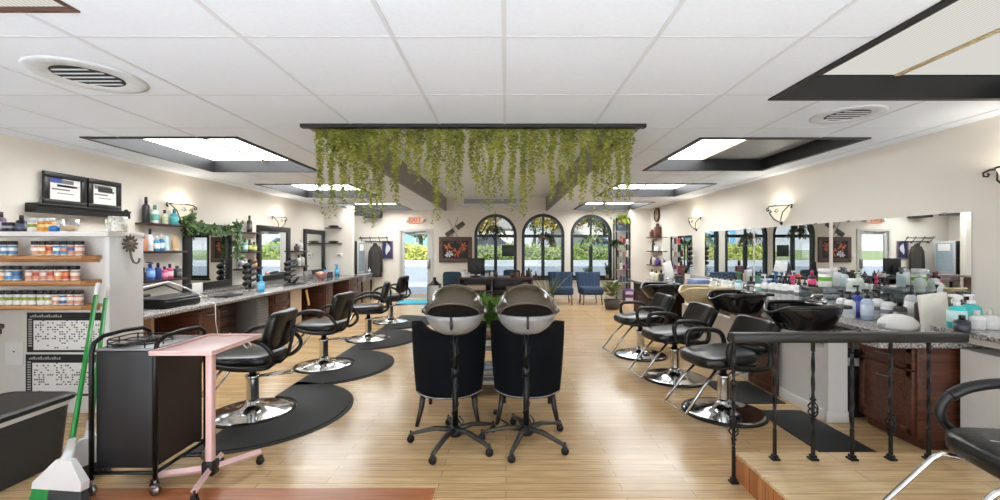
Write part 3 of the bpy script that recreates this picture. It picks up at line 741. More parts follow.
# ------------------------------------------------------------------ bottles and jars
def col(c): return c if not isinstance(c, tuple) else mat(c, .3, var=.04, name='plastic_%d_%d_%d' % c)
def bottle(kind, x, y, z, h, r, body, cap, label, lab=None, group=None, cat='bottle', rot=0.0, nm=None):
    """kind: round, pump, spray, square, jar, tube"""
    names = {'round':'bottle','pump':'pump_bottle','spray':'spray_bottle','square':'square_bottle','jar':'jar','tube':'squeeze_tube'}
    t = thing(nm or names[kind], label, 'jar' if kind == 'jar' else cat, (x,y,z), rot, group)
    bm_, cm = col(body), col(cap); b = MB()
    if kind == 'jar':
        b.lathe([(0,0),(r,0),(r*1.02,.006),(r*1.02,h*.70),(r*.95,h*.74),(0,h*.74)], seg=16); b.build('body', bm_, t)
        b = MB(); b.lathe([(0,h*.74),(r*1.03,h*.74),(r*1.03,h*.98),(r*.94,h),(0,h)], seg=16); b.build('lid', cm, t)
        l0, l1 = .10, .66
    elif kind == 'tube':
        b.grid(lambda u,v: (r*(1-.0*v)*cos(2*pi*u)*(1), r*sin(2*pi*u)*(1-.85*v)*.8, h*.15+h*.85*v), 16, 6); b.build('body', bm_, t)
        b = MB(); b.lathe([(0,0),(r*.8,0),(r*.85,h*.15),(0,h*.15)], seg=16); b.build('cap', cm, t); l0 = l1 = 0
    else:
        nh = {'round':.74,'pump':.70,'spray':.62,'square':.76}[kind]
        if kind == 'square': b.box(-r,r,-r*.7,r*.7,0,h*nh,r*.25)
        else: b.lathe([(0,0),(r*.94,0),(r,.006),(r,h*nh*.82),(r*.82,h*nh*.92),(r*.38,h*nh),(0,h*nh)], seg=16)
        b.build('body', bm_, t); b = MB()
        if kind in ('round','square'):
            b.lathe([(0,h*nh),(r*.42,h*nh),(r*.42,h*.97),(r*.34,h),(0,h)], seg=12); b.build('cap', cm, t)
        elif kind == 'pump':
            b.lathe([(0,h*nh),(r*.42,h*nh),(r*.42,h*.8),(r*.16,h*.81),(r*.16,h*.93),(0,h*.93)], seg=10)
            b.box(-r*.9,r*.3,-r*.18,r*.18,h*.93,h,.003); b.build('pump_head', cm, t)
        else:
            b.lathe([(0,h*nh),(r*.4,h*nh),(r*.36,h*.76),(0,h*.76)], seg=10)
            b.tube([(r*.55,0,h*.86),(r*.1,0,h*.9),(-r*1.1,0,h*.93)], r*.33, 8, r2=r*.2); b.tube([(-r*.35,0,h*.86),(-r*.75,0,h*.79),(-r*.7,0,h*.7)], r*.1, 6); b.cyl((0,0,h*.75),(0,0,h*.88),r*.3,r*.36); b.build('spray_head', cm, t)
        l0, l1 = .16, .5
    if lab:
        b = MB()
        if kind == 'square': b.box(-r*.8,r*.8,-r*.72,r*.72,h*l0,h*l1,.002)
        else: b.lathe([(r*1.03,h*l0),(r*1.035,h*l0+.001),(r*1.035,h*l1),(r*1.03,h*l1)], seg=16)
        o = b.build('label', col(lab[0]), t)
        if len(lab) > 1:
            b = MB(); hh = h*(l1-l0)
            if kind == 'square': b.box(-r*.81,r*.81,-r*.73,r*.73,h*l0+hh*.35,h*l0+hh*.7)
            else: b.lathe([(r*1.045,h*l0+hh*.4),(r*1.05,h*l0+hh*.41),(r*1.05,h*l0+hh*.78),(r*1.045,h*l0+hh*.8)], seg=16)
            b.build('label_band', col(lab[1]), o)
    return t

# ------------------------------------------------------------------ left foreground: product shelves
r = thing('display_shelf','white shelf unit with three oak shelves of jars at the left edge','shelf unit',(-4.0,3.75,0))
b = MB(); b.box(-.67,.62,0,.03,0,1.53); b.build('back_panel', WHITEP, r)
b = MB(); b.box(.62,.67,-.14,.2,0,1.53,.003); b.build('end_panel', mat((214,212,210),.5,var=.02,name='grey_white_panel'), r)
b = MB(); b.box(-.67,.675,-.16,.205,1.535,1.575,.004); b.build('top_shelf', WHITE, r)
for z in (1.374,1.164,.957):
    b = MB(); b.box(-.67,.48,-.19,-.002,z-.03,z,.004); b.box(-.67,.46,-.02,-.002,z-.06,z-.03); b.build('shelf_board', OAK, r)
BLUE=(70,140,190); ORG=(224,140,58); PCH=(206,140,112); RED=(178,70,52); WHT=(228,226,220); GRN=(146,156,60); DKB=(58,92,150); BLKC=(30,30,32)
def jars(z, lst, where):
    n = len(lst)
    for i,(px,c1,c2) in enumerate(lst):
        y = 3.635; x = (px-506)*y/430
        bottle('jar', x, y, z, .122, .029, (226,222,214), BLKC, '%s-labelled black-lidded jar, %s from the left on the %s oak shelf' % (c1[0], ORD[i], where), (c1[1],c2), 'jars on the %s oak shelf' % where)
B_=('blue',BLUE); O_=('orange',ORG); P_=('peach',PCH); R_=('red',RED); W_=('white',WHT); D_=('dark blue',DKB)
jars(1.374,[(5,B_,WHT),(12.8,B_,WHT),(36,P_,WHT),(43.3,O_,WHT),(50.6,O_,RED),(57.9,B_,WHT),(65.2,B_,PCH),(72.5,P_,DKB),(79.8,P_,WHT)],'top')
jars(1.164,[(2.5,O_,WHT),(9.8,B_,WHT),(17.1,B_,DKB),(30,P_,WHT),(37.3,P_,RED),(44.6,P_,WHT),(51.9,P_,RED),(59.2,O_,WHT),(66.5,R_,ORG),(75.5,P_,WHT)],'middle')
jars(.957,[(3,W_,GRN),(10.3,W_,GRN),(18.5,W_,GRN),(25.8,W_,GRN),(33.1,W_,GRN),(42,W_,GRN),(49.3,W_,GRN),(57,P_,WHT),(64.3,D_,WHT),(71.6,P_,WHT),(79,P_,WHT)],'bottom')
# things on top of the unit
zt = 1.576; Y0 = 3.68; X_ = lambda px, y=Y0: (px-506)*y/430
bottle('round',X_(1),Y0,zt,.17,.034,(120,100,130),(50,46,52),'purple bottle standing on the unit top at the left frame edge',((190,180,196),))
for i,px in enumerate((8,13.5)):
    b = MB(); b.box(-.022,.022,-.03,.03,0,.08,.002); b.mi = 1; b.box(-.023,.023,-.031,.031,.03,.05)
    tag(b.build('small_box',[mat((40,42,56),.5,name='navy_card'),mat((150,150,160),.5,name='grey_print')],None,(X_(px),Y0,zt)),'small navy box on the shelf unit top, %s of the pair by the purple bottle' % ('left' if i==0 else 'right'),'box','navy boxes on the shelf unit')
bottle('round',X_(21.5),Y0,zt,.142,.034,(36,36,50),(34,34,36),'dark bottle with black cap on top of the shelf unit, right of the navy boxes',((90,92,110),))
bottle('jar',X_(33),Y0,zt,.118,.033,(222,222,214),(206,206,206),'white jar with green label on top of the shelf unit',((226,226,220),GRN))
bottle('jar',X_(42.5),Y0,zt,.118,.031,(226,180,90),(214,214,214),'orange jar on top of the shelf unit, left one of the orange pair',((226,150,50),(236,200,120)))
bottle('jar',X_(50),Y0,zt,.118,.031,(226,170,80),(214,214,214),'orange jar on top of the shelf unit, right one of the orange pair',((230,140,40),(240,210,150)))
b = MB(); b.ell((0,0,.025),(.035,.03,.026),.6); tag(b.build('trinket',mat((40,120,190),.3,name='bright_blue'),None,(X_(57),Y0-.02,zt)),'small bright blue object beside the orange jars on the unit top','trinket')
r = thing('glass_cup','clear square-sided cup of sandy powder on the shelf unit top','cup',(X_(69.5),Y0,zt))
b = MB(); b.lathe([(0,0),(.05,0),(.07,.105),(.066,.105),(.047,.006),(0,.006)],seg=20); b.build('cup', CLEAR, r)
b = MB(); b.lathe([(0,.008),(.048,.008),(.056,.05),(0,.052)],seg=20); b.build('powder', mat((206,170,124),.9,name='sand_powder'), r)
r = thing('mug','white mug with gold and black pattern holding a brush on the unit corner','mug',(X_(118),Y0,zt))
PAT = mat((226,220,206),.4,var=.5,scale=45,name='gold_patterned_china')
b = MB(); b.lathe([(0,0),(.058,0),(.064,.01),(.064,.13),(.058,.13),(.058,.012),(0,.012)],seg=24); b.build('cup', PAT, r)
b = MB(); b.tube([(-.06,0,.11),(-.1,0,.1),(-.1,0,.04),(-.06,0,.03)],.008,6); b.build('handle', PAT, r)
b = MB(); b.tube([(.02,0,.02),(.045,0,.14),(.065,0,.165)],.006,6); b.ell((.07,0,.175),(.018,.014,.016)); b.build('brush', BLK, r)
# wall ledge and framed certificates
r = thing('wall_ledge','long black picture ledge on the left wall above the shelf unit','ledge',(XL,4.6,1.79))
b = MB(); b.box(.002,.13,-.42,.62,.068,.09,.003); b.box(.002,.12,-.42,.62,0,.068); b.build('ledge', FRAME, r)
def certificate(y0,y1,z0,z1,label,accent):
    r = thing('framed_certificate', label, 'framed certificate', (XL+.03,(y0+y1)/2,z0)); w=(y1-y0)/2; h=z1-z0
    b = MB(); t=.055
    for q in ((-w,w,0,t),(-w,w,h-t,h),(-w,-w+t,t,h-t),(w-t,w,t,h-t)): b.box(0,.03,*q,.004)
    b.build('frame', FRAME, r); b = MB(); b.box(.002,.012,-w+t,w-t,t,h-t); o=b.build('document', PAPER, r)
    b = MB()
    for k in range(5): b.box(.0121,.0128,-w*.6+.05*(k%2),w*.6-.04*(k%3),h*.26+.035*k,h*.26+.043*k+(.01 if k==4 else 0))
    b.box(.0121,.0128,-w*.35,w*.45,h*.58,h*.64); b.build('print', mat((120,116,116),.7,name='grey_print'), o)
    b = MB(); b.box(.0121,.0129,*accent[0]); b.build('emblem', accent[1], o)
certificate(4.305,4.74,1.881,2.215,'black-framed certificate with a blue corner on the left wall ledge',((-.15,-.03,.23,.29),mat((60,90,160),.6,name='blue_print')))
certificate(4.765,5.17,1.881,2.215,'black-framed certificate with a dark heading on the left wall ledge, right of the blue-cornered one',((-.08,.1,.2,.255),mat((50,48,48),.6,name='dark_print')))
# rosette hook
r = thing('wall_hook','grey metal flower-shaped hook on the end panel of the shelf unit','hook',(-3.328,3.80,1.475))
PEW = mat((120,112,100),.4,metal=.8,name='pewter')
b = MB()
for k in range(12):
    a = 2*pi*k/12; b.M = Matrix.Translation((.008,.058*cos(a),.058*sin(a))) @ Matrix.Rotation(a,4,'X'); b.ell((0,.0,0),(.005,.03,.014),1,8,5)
b.M = Matrix(); b.ell((.012,0,0),(.012,.03,.03)); b.build('rosette', PEW, r)
b = MB(); b.tube([(.01,0,-.07),(.012,.01,-.13),(.02,.02,-.165),(.03,.04,-.175),(.035,.06,-.16),(.035,.065,-.13)],.009,8); b.build('hook', PEW, r)
# year planners
def planner(x0,x1,z0,z1,label,seed):
    rr = random.Random(seed); w=(x1-x0); h=z1-z0
    r = thing('wall_planner', label, 'calendar', (x0,3.742,z0), 0, 'wall planners')
    b = MB(); b.box(0,w,0,.006,0,h); b.build('backing', INK, r)
    b = MB(); b.box(.06,w-.01,-.002,0,.02,h*.80); b.mi = 1; nx, ny = 30, 13
    for j in range(ny):
        for i in range(nx):
            if rr.random() < (.42 if 2 < j < 12 else .12):
                x = .075+(w-.1)*i/nx; z = .035+(h*.74)*j/ny; b.box(x,x+.013,-.0035,-.002,z,z+.010)
    b.build('page', [PAPER,INK], r)
    b = MB()
    for i in range(14): b.box(.03+.02*i,.043+.02*i,-.0015,0,h*.88,h*.88+.014*(1+(i%3)*.4))
    for j in range(12): b.box(.015,.045,-.0015,0,.05+h*.06*j,.062+h*.06*j)
    b.build('heading', mat((170,168,166),.6,name='pale_print'), r)
planner(-4.17,-3.44,.53,.875,'black-bordered wall planner under the jar shelves, upper of two',1)
planner(-4.18,-3.50,.15,.51,'black-bordered wall planner under the jar shelves, lower of two behind the bin',2)
b = MB(); b.box(0,.16,-.003,0,0,.2); b.mi=1; b.box(.07,.085,-.004,-.003,.11,.12)
tag(b.build('paper_note',[PAPER,INK],None,(-4.36,3.745,.42)),'white paper note pinned left of the wall planners','note')
r = thing('plastic_caddy','dark grey tray on legs cut off by the left frame edge above the bin','tray',(-4.16,3.2,0))
b = MB(); b.box(-.25,.2,-.2,.2,.80,.84,.01); b.box(-.24,.19,-.19,.19,.76,.80,.004); b.build('tray', mat((70,70,70),.5,name='grey_plastic_tray'), r)
for sx in (-.23,.0):
    for sy in (-.17,.17):
        b = MB(); b.box(sx-.015,sx+.015,sy-.015,sy+.015,0,.77); b.build('leg', BLK, r)
r.name='side_tray_stand'
# brooms
def broom(label, foot, top, yaw, bristle):
    foot = Vector(foot); top = Vector(top); d = (top-foot); L = d.length; d.normalize()
    r = thing('angle_broom', label, 'broom', foot, 0, 'green-handled brooms')
    h0 = .34
    b = MB(); b.tube([d*h0, d*(L-.12)], .014, 10); b.build('handle', GREEN, r)
    b = MB(); b.tube([d*(L-.13), d*(L-.01), d*L], .0165, 10, r2=.013); b.build('handle_tip', WHITE, r)
    b = MB(); b.M = Matrix.Rotation(yaw,4,'Z')
    p = [(-.165,.085),(.145,.085),(.15,.13),(.075,.25),(-.02,.25),(-.16,.12)]
    for z_ in (0,): 
        V = [(x,-.022 if z<.2 else -.015,z) for x,z in p] + [(x,.022 if z<.2 else .015,z) for x,z in p]; n = 6
        b._new(V,[tuple(range(n))[::-1],tuple(range(n,2*n))]+[(i,(i+1)%n,n+(i+1)%n,n+i) for i in range(n)],False)
    b.M = Matrix(); q = Matrix.Rotation(yaw,4,'Z') @ Vector((.028,0,.24)); b.tube([q, q.lerp(d*h0,.5), d*(h0+.04)], .03, 10, r2=.02, flat=(.7,1)); b.build('head', WHITE, r)
    rr = random.Random(5)
    for nm, x0, x1, m in (('bristles',-.17,-.06,bristle[0]),('bristles',-.06,.145,bristle[1])):
        b = MB(); b.M = Matrix.Rotation(yaw,4,'Z')
        for i in range(int((x1-x0)/.003)):
            x = x0+.003*i; 
            for y in (-.015,-.005,.005,.015): b.tube([(x*.97,y,.09),(x*1.06+rr.uniform(-.006,.006),y*1.6+rr.uniform(-.005,.005),rr.uniform(.001,.012))],.0022,4)
        b.build(nm, m, r)
GB = mat((70,72,70),.8,name='grey_bristle'); GG = mat((40,150,70),.7,name='green_bristle')
broom('green-handled broom with white head in front, nearest the black bin',(-2.50,2.42,.0),(-3.245,3.42,1.155),R(-6),(GG,GB))
broom('green-handled broom with white head behind the other one, beside the black cart',(-2.63,2.68,.0),(-3.235,3.49,1.13),R(68),(GB,GB))
# trash bin
r = thing('waste_bin','black plastic bin with flat lid and white liner at the lower left corner','bin',(-3.18,2.56,0))
b = MB()
def rrect(hx,hy,rad,n=6):
    P=[]
    for cx,cy,a in ((hx-rad,hy-rad,0),(-hx+rad,hy-rad,90),(-hx+rad,-hy+rad,180),(hx-rad,-hy+rad,270)):
        P += [(cx+rad*cos(R(a+90*k/n)),cy+rad*sin(R(a+90*k/n))) for k in range(n+1)]
    return P
def loft(b, sections, cap0=True, cap1=True):
    n=len(sections[0][0]); V=[]; F=[]
    for P,z in sections: V += [(x,y,z) for x,y in P]
    for i in range(len(sections)-1):
        for k in range(n): F.append((i*n+k,i*n+(k+1)%n,(i+1)*n+(k+1)%n,(i+1)*n+k))
    if cap0: F.append(tuple(range(n))[::-1])
    if cap1: F.append(tuple(range((len(sections)-1)*n,len(sections)*n)))
    b._new(V,F,False)
loft(b,[(rrect(.20,.35,.05),0),(rrect(.225,.38,.06),.40)]); b.build('bin_body', mat((52,52,52),.5,name='charcoal_bin'), r)
b = MB(); loft(b,[(rrect(.23,.385,.06),.385),(rrect(.235,.39,.06),.415)]); b.build('liner', WHITE, r)
b = MB(); loft(b,[(rrect(.24,.40,.07),.415),(rrect(.25,.41,.07),.42),(rrect(.25,.41,.07),.445),(rrect(.225,.385,.06),.456),(rrect(.19,.35,.05),.452)]); b.build('lid', mat((40,40,40),.35,name='bin_lid_black'), r)
# black rolling cart
def caster(b, x, y, r=.028):
    b.M = Matrix.Translation((x,y,r)) @ Matrix.Rotation(pi/2,4,'X'); b.lathe([(0,-.011),(r,-.011),(r,.011),(0,.011)],seg=14); b.M = Matrix()
    b.tube([(x,y,r+.03),(x,y,r+.06)],.008,6); b.box(x-.014,x+.014,y-.016,y+.016,r+.012,r+.034,.004)
r = thing('rolling_cart','tall black rolling salon cart with tube handles beside the pink tray stand','cart',(-2.225,2.71,0))
b = MB(); b.box(-.17,.17,-.2,.2,.15,.835,.008); b.build('body', mat((17,17,21),.5,name='blue_black_panel'), r)
b = MB(); b.box(.171,.176,-.185,.185,.17,.825); b.build('side_panel', mat((40,29,29),.4,name='reddish_reflection_tint'), r)  # reddish reflection on the cart side put into this colour
b = MB(); b.box(-.17,.17,-.2,.2,.835,.85,.004); b.build('top', mat((120,120,122),.25,name='grey_cart_top'), r)
for s in (-1,1):
    b = MB(); x = s*.185
    b.tube([(x,-.21,.09),(x,-.21,.82),(x,-.195,.88),(x,-.14,.91),(x,.0,.918),(x,.14,.91),(x,.195,.88),(x,.21,.82),(x,.21,.09)],.013,8); b.build('handle_frame', BLKM, r)
b = MB()
for y in (-.21,.21): b.tube([(-.185,y,.13),(.185,y,.13)],.011,8)
for s in (-.185,.185): b.tube([(s,-.21,.13),(s,.21,.13)],.011,8)
b.build('lower_frame', BLKM, r)
b = MB()
for z in (.87,.895): b.tube([(-.12,-.18,z),(.1,-.18,z),(.13,-.15,z),(.13,.0,z),(.1,.03,z),(-.12,.03,z),(-.14,.0,z),(-.14,-.15,z)],.004,6,True)
for p in ((-.12,-.18),(.1,-.18),(.13,-.08),(-.14,-.08),(-.12,.03),(.1,.03)): b.tube([(p[0],p[1],.85),(p[0],p[1],.895)],.004,6)
b.build('wire_basket', BLKM, r)
for sx in (-.185,.185):
    for sy in (-.21,.21):
        b = MB(); caster(b,sx,sy); b.build('caster', STEEL, r)
# black brushes lying on the cart
b = MB(); b.tube([(-.05,-.13,0),(.03,-.02,.0),(.05,.02,0)],.009,8); b.ell((-.06,-.15,.004),(.03,.05,.012))
tag(b.build('hair_brush',BLK,None,(-2.22,2.69,.863)),'black hairbrush lying in the wire basket on top of the cart','brush')
# pink tray stand
r = thing('tray_stand','pink metal tray table on a four-footed rolling post','tray table',(-1.80,2.62,0))
b = MB(); b.box(-.195,.16,-.225,.27,.835,.85,.006)
for q in ((-.195,.16,-.225,-.213),(-.195,.16,.258,.27)): b.box(*q,.85,.862,.003)
for q in ((-.195,-.183,-.213,.258),(.148,.16,-.213,.258)): b.box(*q,.85,.862,.003)
b.build('tray', PINK, r)
b = MB(); b.box(-.02,.02,-.02,.02,.12,.835,.006); b.build('post', PINK, r)
b = MB(); b.box(-.035,.035,-.035,.035,.06,.145,.008); b.build('clamp', BLK, r)
for (dx,dy) in ((-.30,-.05),(.165,.24),(.06,-.22),(-.07,.2)):
    b = MB(); b.tube([(0,0,.095),(dx,dy,.08)],.022,4,flat=(1,.9)); o = b.build('leg', PINK, r)
    b = MB(); caster(b,dx,dy,.024); b.build('caster', BLK, o)
b = MB(); b.tube([(.1,.2,.835),(.13,.2,.80),(.1,.2,.78),(.05,.2,.835)],.005,6); b.build('hook_wire', WHITE, r)

# ------------------------------------------------------------------ left wall mirrors
def wall_mirror(y0,y1,z0,z1,label,fw=.11):
    r = thing('wall_mirror', label, 'mirror', (XL,(y0+y1)/2,z0), 0, 'framed station mirrors'); w=(y1-y0)/2; h=z1-z0
    b = MB()
    for q in ((-w,w,0,fw),(-w,w,h-fw,h),(-w,-w+fw,fw,h-fw),(w-fw,w,fw,h-fw)): b.box(.003,.05,*q,.006)
    b.build('frame', FRAME, r)
    b = MB(); b.box(.004,.022,-w+fw-.01,w-fw+.01,fw-.01,h-fw+.01); b.build('mirror_glass', MIRROR, r)
wall_mirror(6.21,7.28,.80,1.81,'black-framed mirror draped with ivy, nearest on the left wall')
wall_mirror(8.05,9.25,.80,1.87,'black-framed mirror in the middle of the left wall')
wall_mirror(9.91,11.02,.80,1.88,'black-framed mirror farthest along the left wall, by the stub wall')
# ivy garland over the first mirror
b = MB(); rv2 = random.Random(11); pts=[]
for i in range(60):
    t=i/59; y = 6.12+1.22*t; z = 1.80-.07*sin(pi*t)*1.2+(.03 if t<.2 or t>.85 else 0); pts.append((y,z))
for i in range(18): pts.append((7.28+rv2.uniform(-.05,.08),1.8-.03*i)); 
for i in range(8): pts.append((6.2+rv2.uniform(-.1,.1),1.9-.03*i))
for (y,z) in pts:
    for q in range(9 if (y<6.5 or y>7.15) else 6):
        a=rv2.random()*2*pi; b.mi=rv2.choice((0,0,1)); b.leaf((XL+.06+rv2.uniform(0,.1),y+rv2.uniform(-.05,.05),z+rv2.uniform(-.07,.06)),(rv2.uniform(.1,.9),cos(a),sin(a)-.3),(1,0,.3),rv2.uniform(.045,.075),rv2.uniform(.04,.06))
b.mi=1; b.tube([(XL+.07,y,z) for y,z in pts[:60]],.008,5)
tag(b.build('ivy_garland',[LEAFD,LEAF]),'green leafy ivy garland draped over the near left mirror','garland')

# ------------------------------------------------------------------ floating shelves and their bottles
def shelf_x(y0,y1,z,label,wall=XL,s=1,dp=.15,group='floating shelves'):
    b = MB(); b.box(.002*s,dp*s,-(y1-y0)/2,(y1-y0)/2,-.028,0,.003); tag(b.build('floating_shelf',DKWOOD,None,(wall,(y0+y1)/2,z)),label,'shelf',group)
for z,l in ((1.76,'top'),(1.397,'middle'),(1.02,'bottom')): shelf_x(5.42,6.12,z,'%s dark floating shelf between the white panel and the ivy-draped mirror' % l)
for z,l in ((1.72,'top'),(1.375,'middle'),(1.08,'bottom')): shelf_x(7.36,8.02,z,'%s dark floating shelf between the first and second left mirrors' % l)
for z,l in ((1.375,'upper'),(1.04,'lower')): shelf_x(9.28,9.88,z,'%s dark floating shelf between the second and third left mirrors' % l)
for z,l in ((1.96,'upper'),(1.565,'lower')):
    b = MB(); b.box(-.19,.19,-.15,-.002,-.028,0,.003); tag(b.build('floating_shelf',DKWOOD,None,(-4.4,11.05,z)),'%s dark floating shelf on the far left stub wall' % l,'shelf','floating shelves')
    b = MB(); b.ell((0,0,.03),(.14,.05,.03)); tag(b.build('trinket',BLK,None,(-4.4,10.97,z)),'low dark ornament on the %s shelf of the far left stub wall' % l,'ornament')
def row(spec, z, wall, s, where, off=.075):
    for i,(y,kind,h,r_,body,cap,cn,lab) in enumerate(spec):
        bottle(kind, wall+s*off, y, z+.001, h, r_, body, cap, '%s, %s from %s, %s' % (cn, ORD[i], 'left' if s > 0 else 'right', where), lab, 'bottles on the '+where, rot=R(90))
SA='%s shelf left of ivy-draped mirror'
row([(5.50,'round',.33,.042,(40,40,42),BLKC,'tall black bottle',None),(5.64,'round',.24,.045,(224,226,222),(60,130,110),'white bottle with green cap',((90,160,140),)),(5.80,'round',.19,.036,(196,204,180),(40,40,40),'pale bottle with black cap',((170,180,140),)),(5.97,'round',.22,.046,(52,150,160),(40,120,130),'teal bottle',((80,170,176),))],1.76,XL,1,SA%'top')
row([(5.46,'square',.21,.04,(190,132,98),(170,110,80),'tan square bottle',None),(5.56,'round',.29,.036,(226,224,220),BLKC,'white bottle with black cap',((200,200,200),)),(5.67,'round',.20,.033,(60,150,200),(230,230,230),'blue bottle',((230,230,230),)),(5.75,'round',.22,.033,(50,110,170),(230,230,230),'deep blue bottle',((200,220,230),)),(5.84,'tube',.20,.036,(190,216,220),(220,220,220),'pale blue tube',None),(5.99,'tube',.20,.046,(206,170,124),(220,210,190),'tan tube',None)],1.397,XL,1,SA%'middle')
row([(5.46,'round',.17,.035,(40,40,60),BLKC,'dark bottle',None),(5.57,'spray',.25,.048,(60,110,190),(40,60,110),'blue spray bottle',((120,160,210),)),(5.69,'round',.22,.04,(50,60,120),(40,40,60),'navy bottle',None),(5.80,'round',.17,.04,(210,90,130),(60,50,60),'pink bottle with dark cap',((230,150,180),)),(5.89,'round',.20,.04,(200,80,120),(40,40,44),'rose bottle',((230,190,200),)),(6.02,'square',.17,.05,(60,60,62),(90,90,92),'charcoal bottle',((120,120,120),))],1.02,XL,1,SA%'bottom')
SBn='%s shelf right of ivy-draped mirror'
row([(7.72,'round',.30,.045,(40,38,38),(60,56,54),'tall black bottle',((90,84,80),))],1.72,XL,1,SBn%'top')
row([(7.58,'round',.22,.05,(110,170,150),(60,110,90),'green bottle',((200,220,210),)),(7.72,'round',.22,.045,(60,70,60),(40,40,40),'dark olive bottle',((170,180,90),)),(7.86,'round',.17,.045,(150,160,80),(60,70,40),'yellow-green bottle',((200,200,140),))],1.375,XL,1,SBn%'middle')
row([(7.48,'round',.19,.045,(210,210,206),BLKC,'white bottle with black cap',((120,120,120),)),(7.60,'round',.16,.045,(226,224,220),(200,200,200),'white bottle',((160,160,160),)),(7.74,'jar',.13,.05,(206,204,200),(60,60,60),'pale jar',((140,140,140),)),(7.88,'round',.22,.042,(214,130,80),(230,226,220),'orange bottle with white cap',((230,170,130),))],1.08,XL,1,SBn%'bottom')
SC_='%s shelf right of second left mirror'
row([(9.45,'round',.15,.05,(60,60,60),BLKC,'dark bottle',None),(9.65,'round',.25,.05,(224,222,220),(200,200,200),'white bottle',((170,170,170),))],1.375,XL,1,SC_%'upper')
row([(9.42,'round',.16,.05,(70,70,70),BLKC,'dark bottle',None),(9.55,'round',.24,.045,(220,220,216),BLKC,'white bottle with black cap',((180,180,180),)),(9.72,'round',.26,.05,(200,196,190),(60,60,60),'grey bottle',None)],1.04,XL,1,SC_%'lower')
# tool holders: rack with hair dryers
def tool_rack(label, loc, rot, n=4, stand=True):
    r = thing('tool_rack', label, 'tool holder', loc, rot, 'black hair tool racks')
    b = MB(); b.box(-.05,.05,-.07,.07,0,.02,.004); b.box(-.02,.02,-.02,.02,0,.5,.004) if stand else b.box(-.03,.0,-.05,.05,0,.52,.006); b.build('stand', BLKM, r)
    for k in range(n):
        z=.12+.1*k; b = MB(); b.tube([(0,-.02,z),(.05,.12,z+.04)],.03,10,r2=.022); b.tube([(-.0,-.02,z),(-.02,-.12,z-.045)],.036,10,r2=.042); b.build('hair_tool', BLK, r)
        b = MB(); b.lathe([(.034,z-.01),(.05,z-.01),(.05,z+.01),(.034,z+.01)],seg=14); b.build('ring', BLKM, r)
tool_rack('black rack of hair tools on the left counter right of the ivy-draped mirror',(-4.42,7.42,.741),R(0))
tool_rack('black rack of hair tools on the left counter before the second mirror',(-4.3,8.55,.741),R(0))
# counter items left
bottle('spray',-3.86,6.78,.741,.29,.048,(60,160,206),(70,170,210),'blue spray bottle standing at the front of the left counter',((110,190,226),))
bottle('round',-4.35,10.35,.741,.24,.05,(50,140,190),(60,60,64),'blue bottle on the left counter below the third mirror',((120,180,210),))
bottle('spray',-4.25,10.82,.741,.30,.055,(40,120,170),(60,150,200),'blue spray bottle on the left counter by the stub wall',((90,170,210),))
r = thing('makeup_case','open black case with white arms and cords on the near left counter','case',(-4.05,5.15,.741))
b = MB(); b.box(-.2,.2,-.28,.28,0,.09,.02); b.build('case', BLKM, r)
b = MB(); b.box(-.19,.19,-.27,.27,.09,.12,.015); b.build('lid', mat((70,70,72),.3,name='grey_lid'), r)
b = MB(); b.tube([(-.1,-.55,.17),(-.05,-.28,.25),(0,0,.29),(.06,.2,.2),(.15,.5,.03)],.012,8); b.build('arm', WHITE, r)
b = MB(); b.tube([(-.15,-.5,.04),(-.1,-.3,.2),(0,-.05,.26),(.05,.2,.14)],.009,6); b.build('cord', BLK, r)
b = MB(); b.box(-.13,.05,-.62,-.3,.15,.18,.01); b.build('tool_head', BLK, r)
b = MB(); b.tube([(-.05,-.6,.02),(-.1,-.4,.012),(-.05,-.3,.08)],.006,6); b.build('power_lead', BLK, r)
b = MB(); b.tube([(-3.72,5.45,.747),(-3.685,5.45,.73),(-3.685,5.46,.5),(-3.68,5.5,.3),(-3.68,5.6,.15),(-3.69,5.75,.3)],.006,6)
tag(b.build('power_cable',WHITE),'white power cable hanging over the front edge of the left counter','cable')
b = MB(); b.tube([(-3.69,8.0,.35),(-3.66,7.9,.2),(-3.6,7.75,.1),(-3.55,7.6,.008),(-3.3,7.0,.006)],.005,6)
tag(b.build('power_cable',BLK),'thin dark cable trailing to the floor under the left counter','cable')
r = thing('makeup_mirror','white tabletop mirror on the left counter under the ivy-draped mirror','tabletop mirror',(-4.35,6.1,.741)); 
b = MB(); b.box(-.06,.06,-.08,.08,0,.015,.004); b.tube([(0,0,.01),(-.02,0,.1)],.008,6); b.build('stand', WHITE, r)
b = MB(); b.box(-.035,-.02,-.1,.1,.05,.2,.006); b.build('mirror_panel', WHITE, r)
b = MB(); b.box(-.1,.1,-.18,.18,0,.022,.008); tag(b.build('tool_tray',BLK,None,(-4.0,6.2,.741)),'flat black tool tray lying on the left counter before the ivy-draped mirror','tray')
b = MB(); b.box(-.12,.12,-.2,.2,0,.018,.006); b.M=Matrix.Translation((-.02,0,.018))@Matrix.Rotation(R(-50),4,'Y'); b.box(-.0,.15,-.06,.06,0,.012,.004); tag(b.build('tablet_stand',BLK,None,(-4.05,8.25,.741)),'black tablet stand lying on the left counter by the second mirror','stand')
b = MB(); b.M = Matrix.Rotation(R(-15),4,'Y'); b.box(-.02,.02,-.17,.17,.01,.2,.008); tag(b.build('metal_case',mat((140,140,142),.3,metal=.6,name='grey_metal'),None,(-4.25,9.3,.742)),'grey metal case leaning on the left counter under the second mirror','case')
r = thing('bowl','rose gold bowl of clips on the left counter beside the grey case','bowl',(-4.1,9.55,.741)); b = MB(); b.lathe([(0,0),(.06,0),(.11,.09),(.13,.16),(.123,.16),(.1,.09),(.05,.012),(0,.012)],seg=24); b.build('bowl',mat((196,140,120),.3,metal=.5,name='rose_gold'),r)
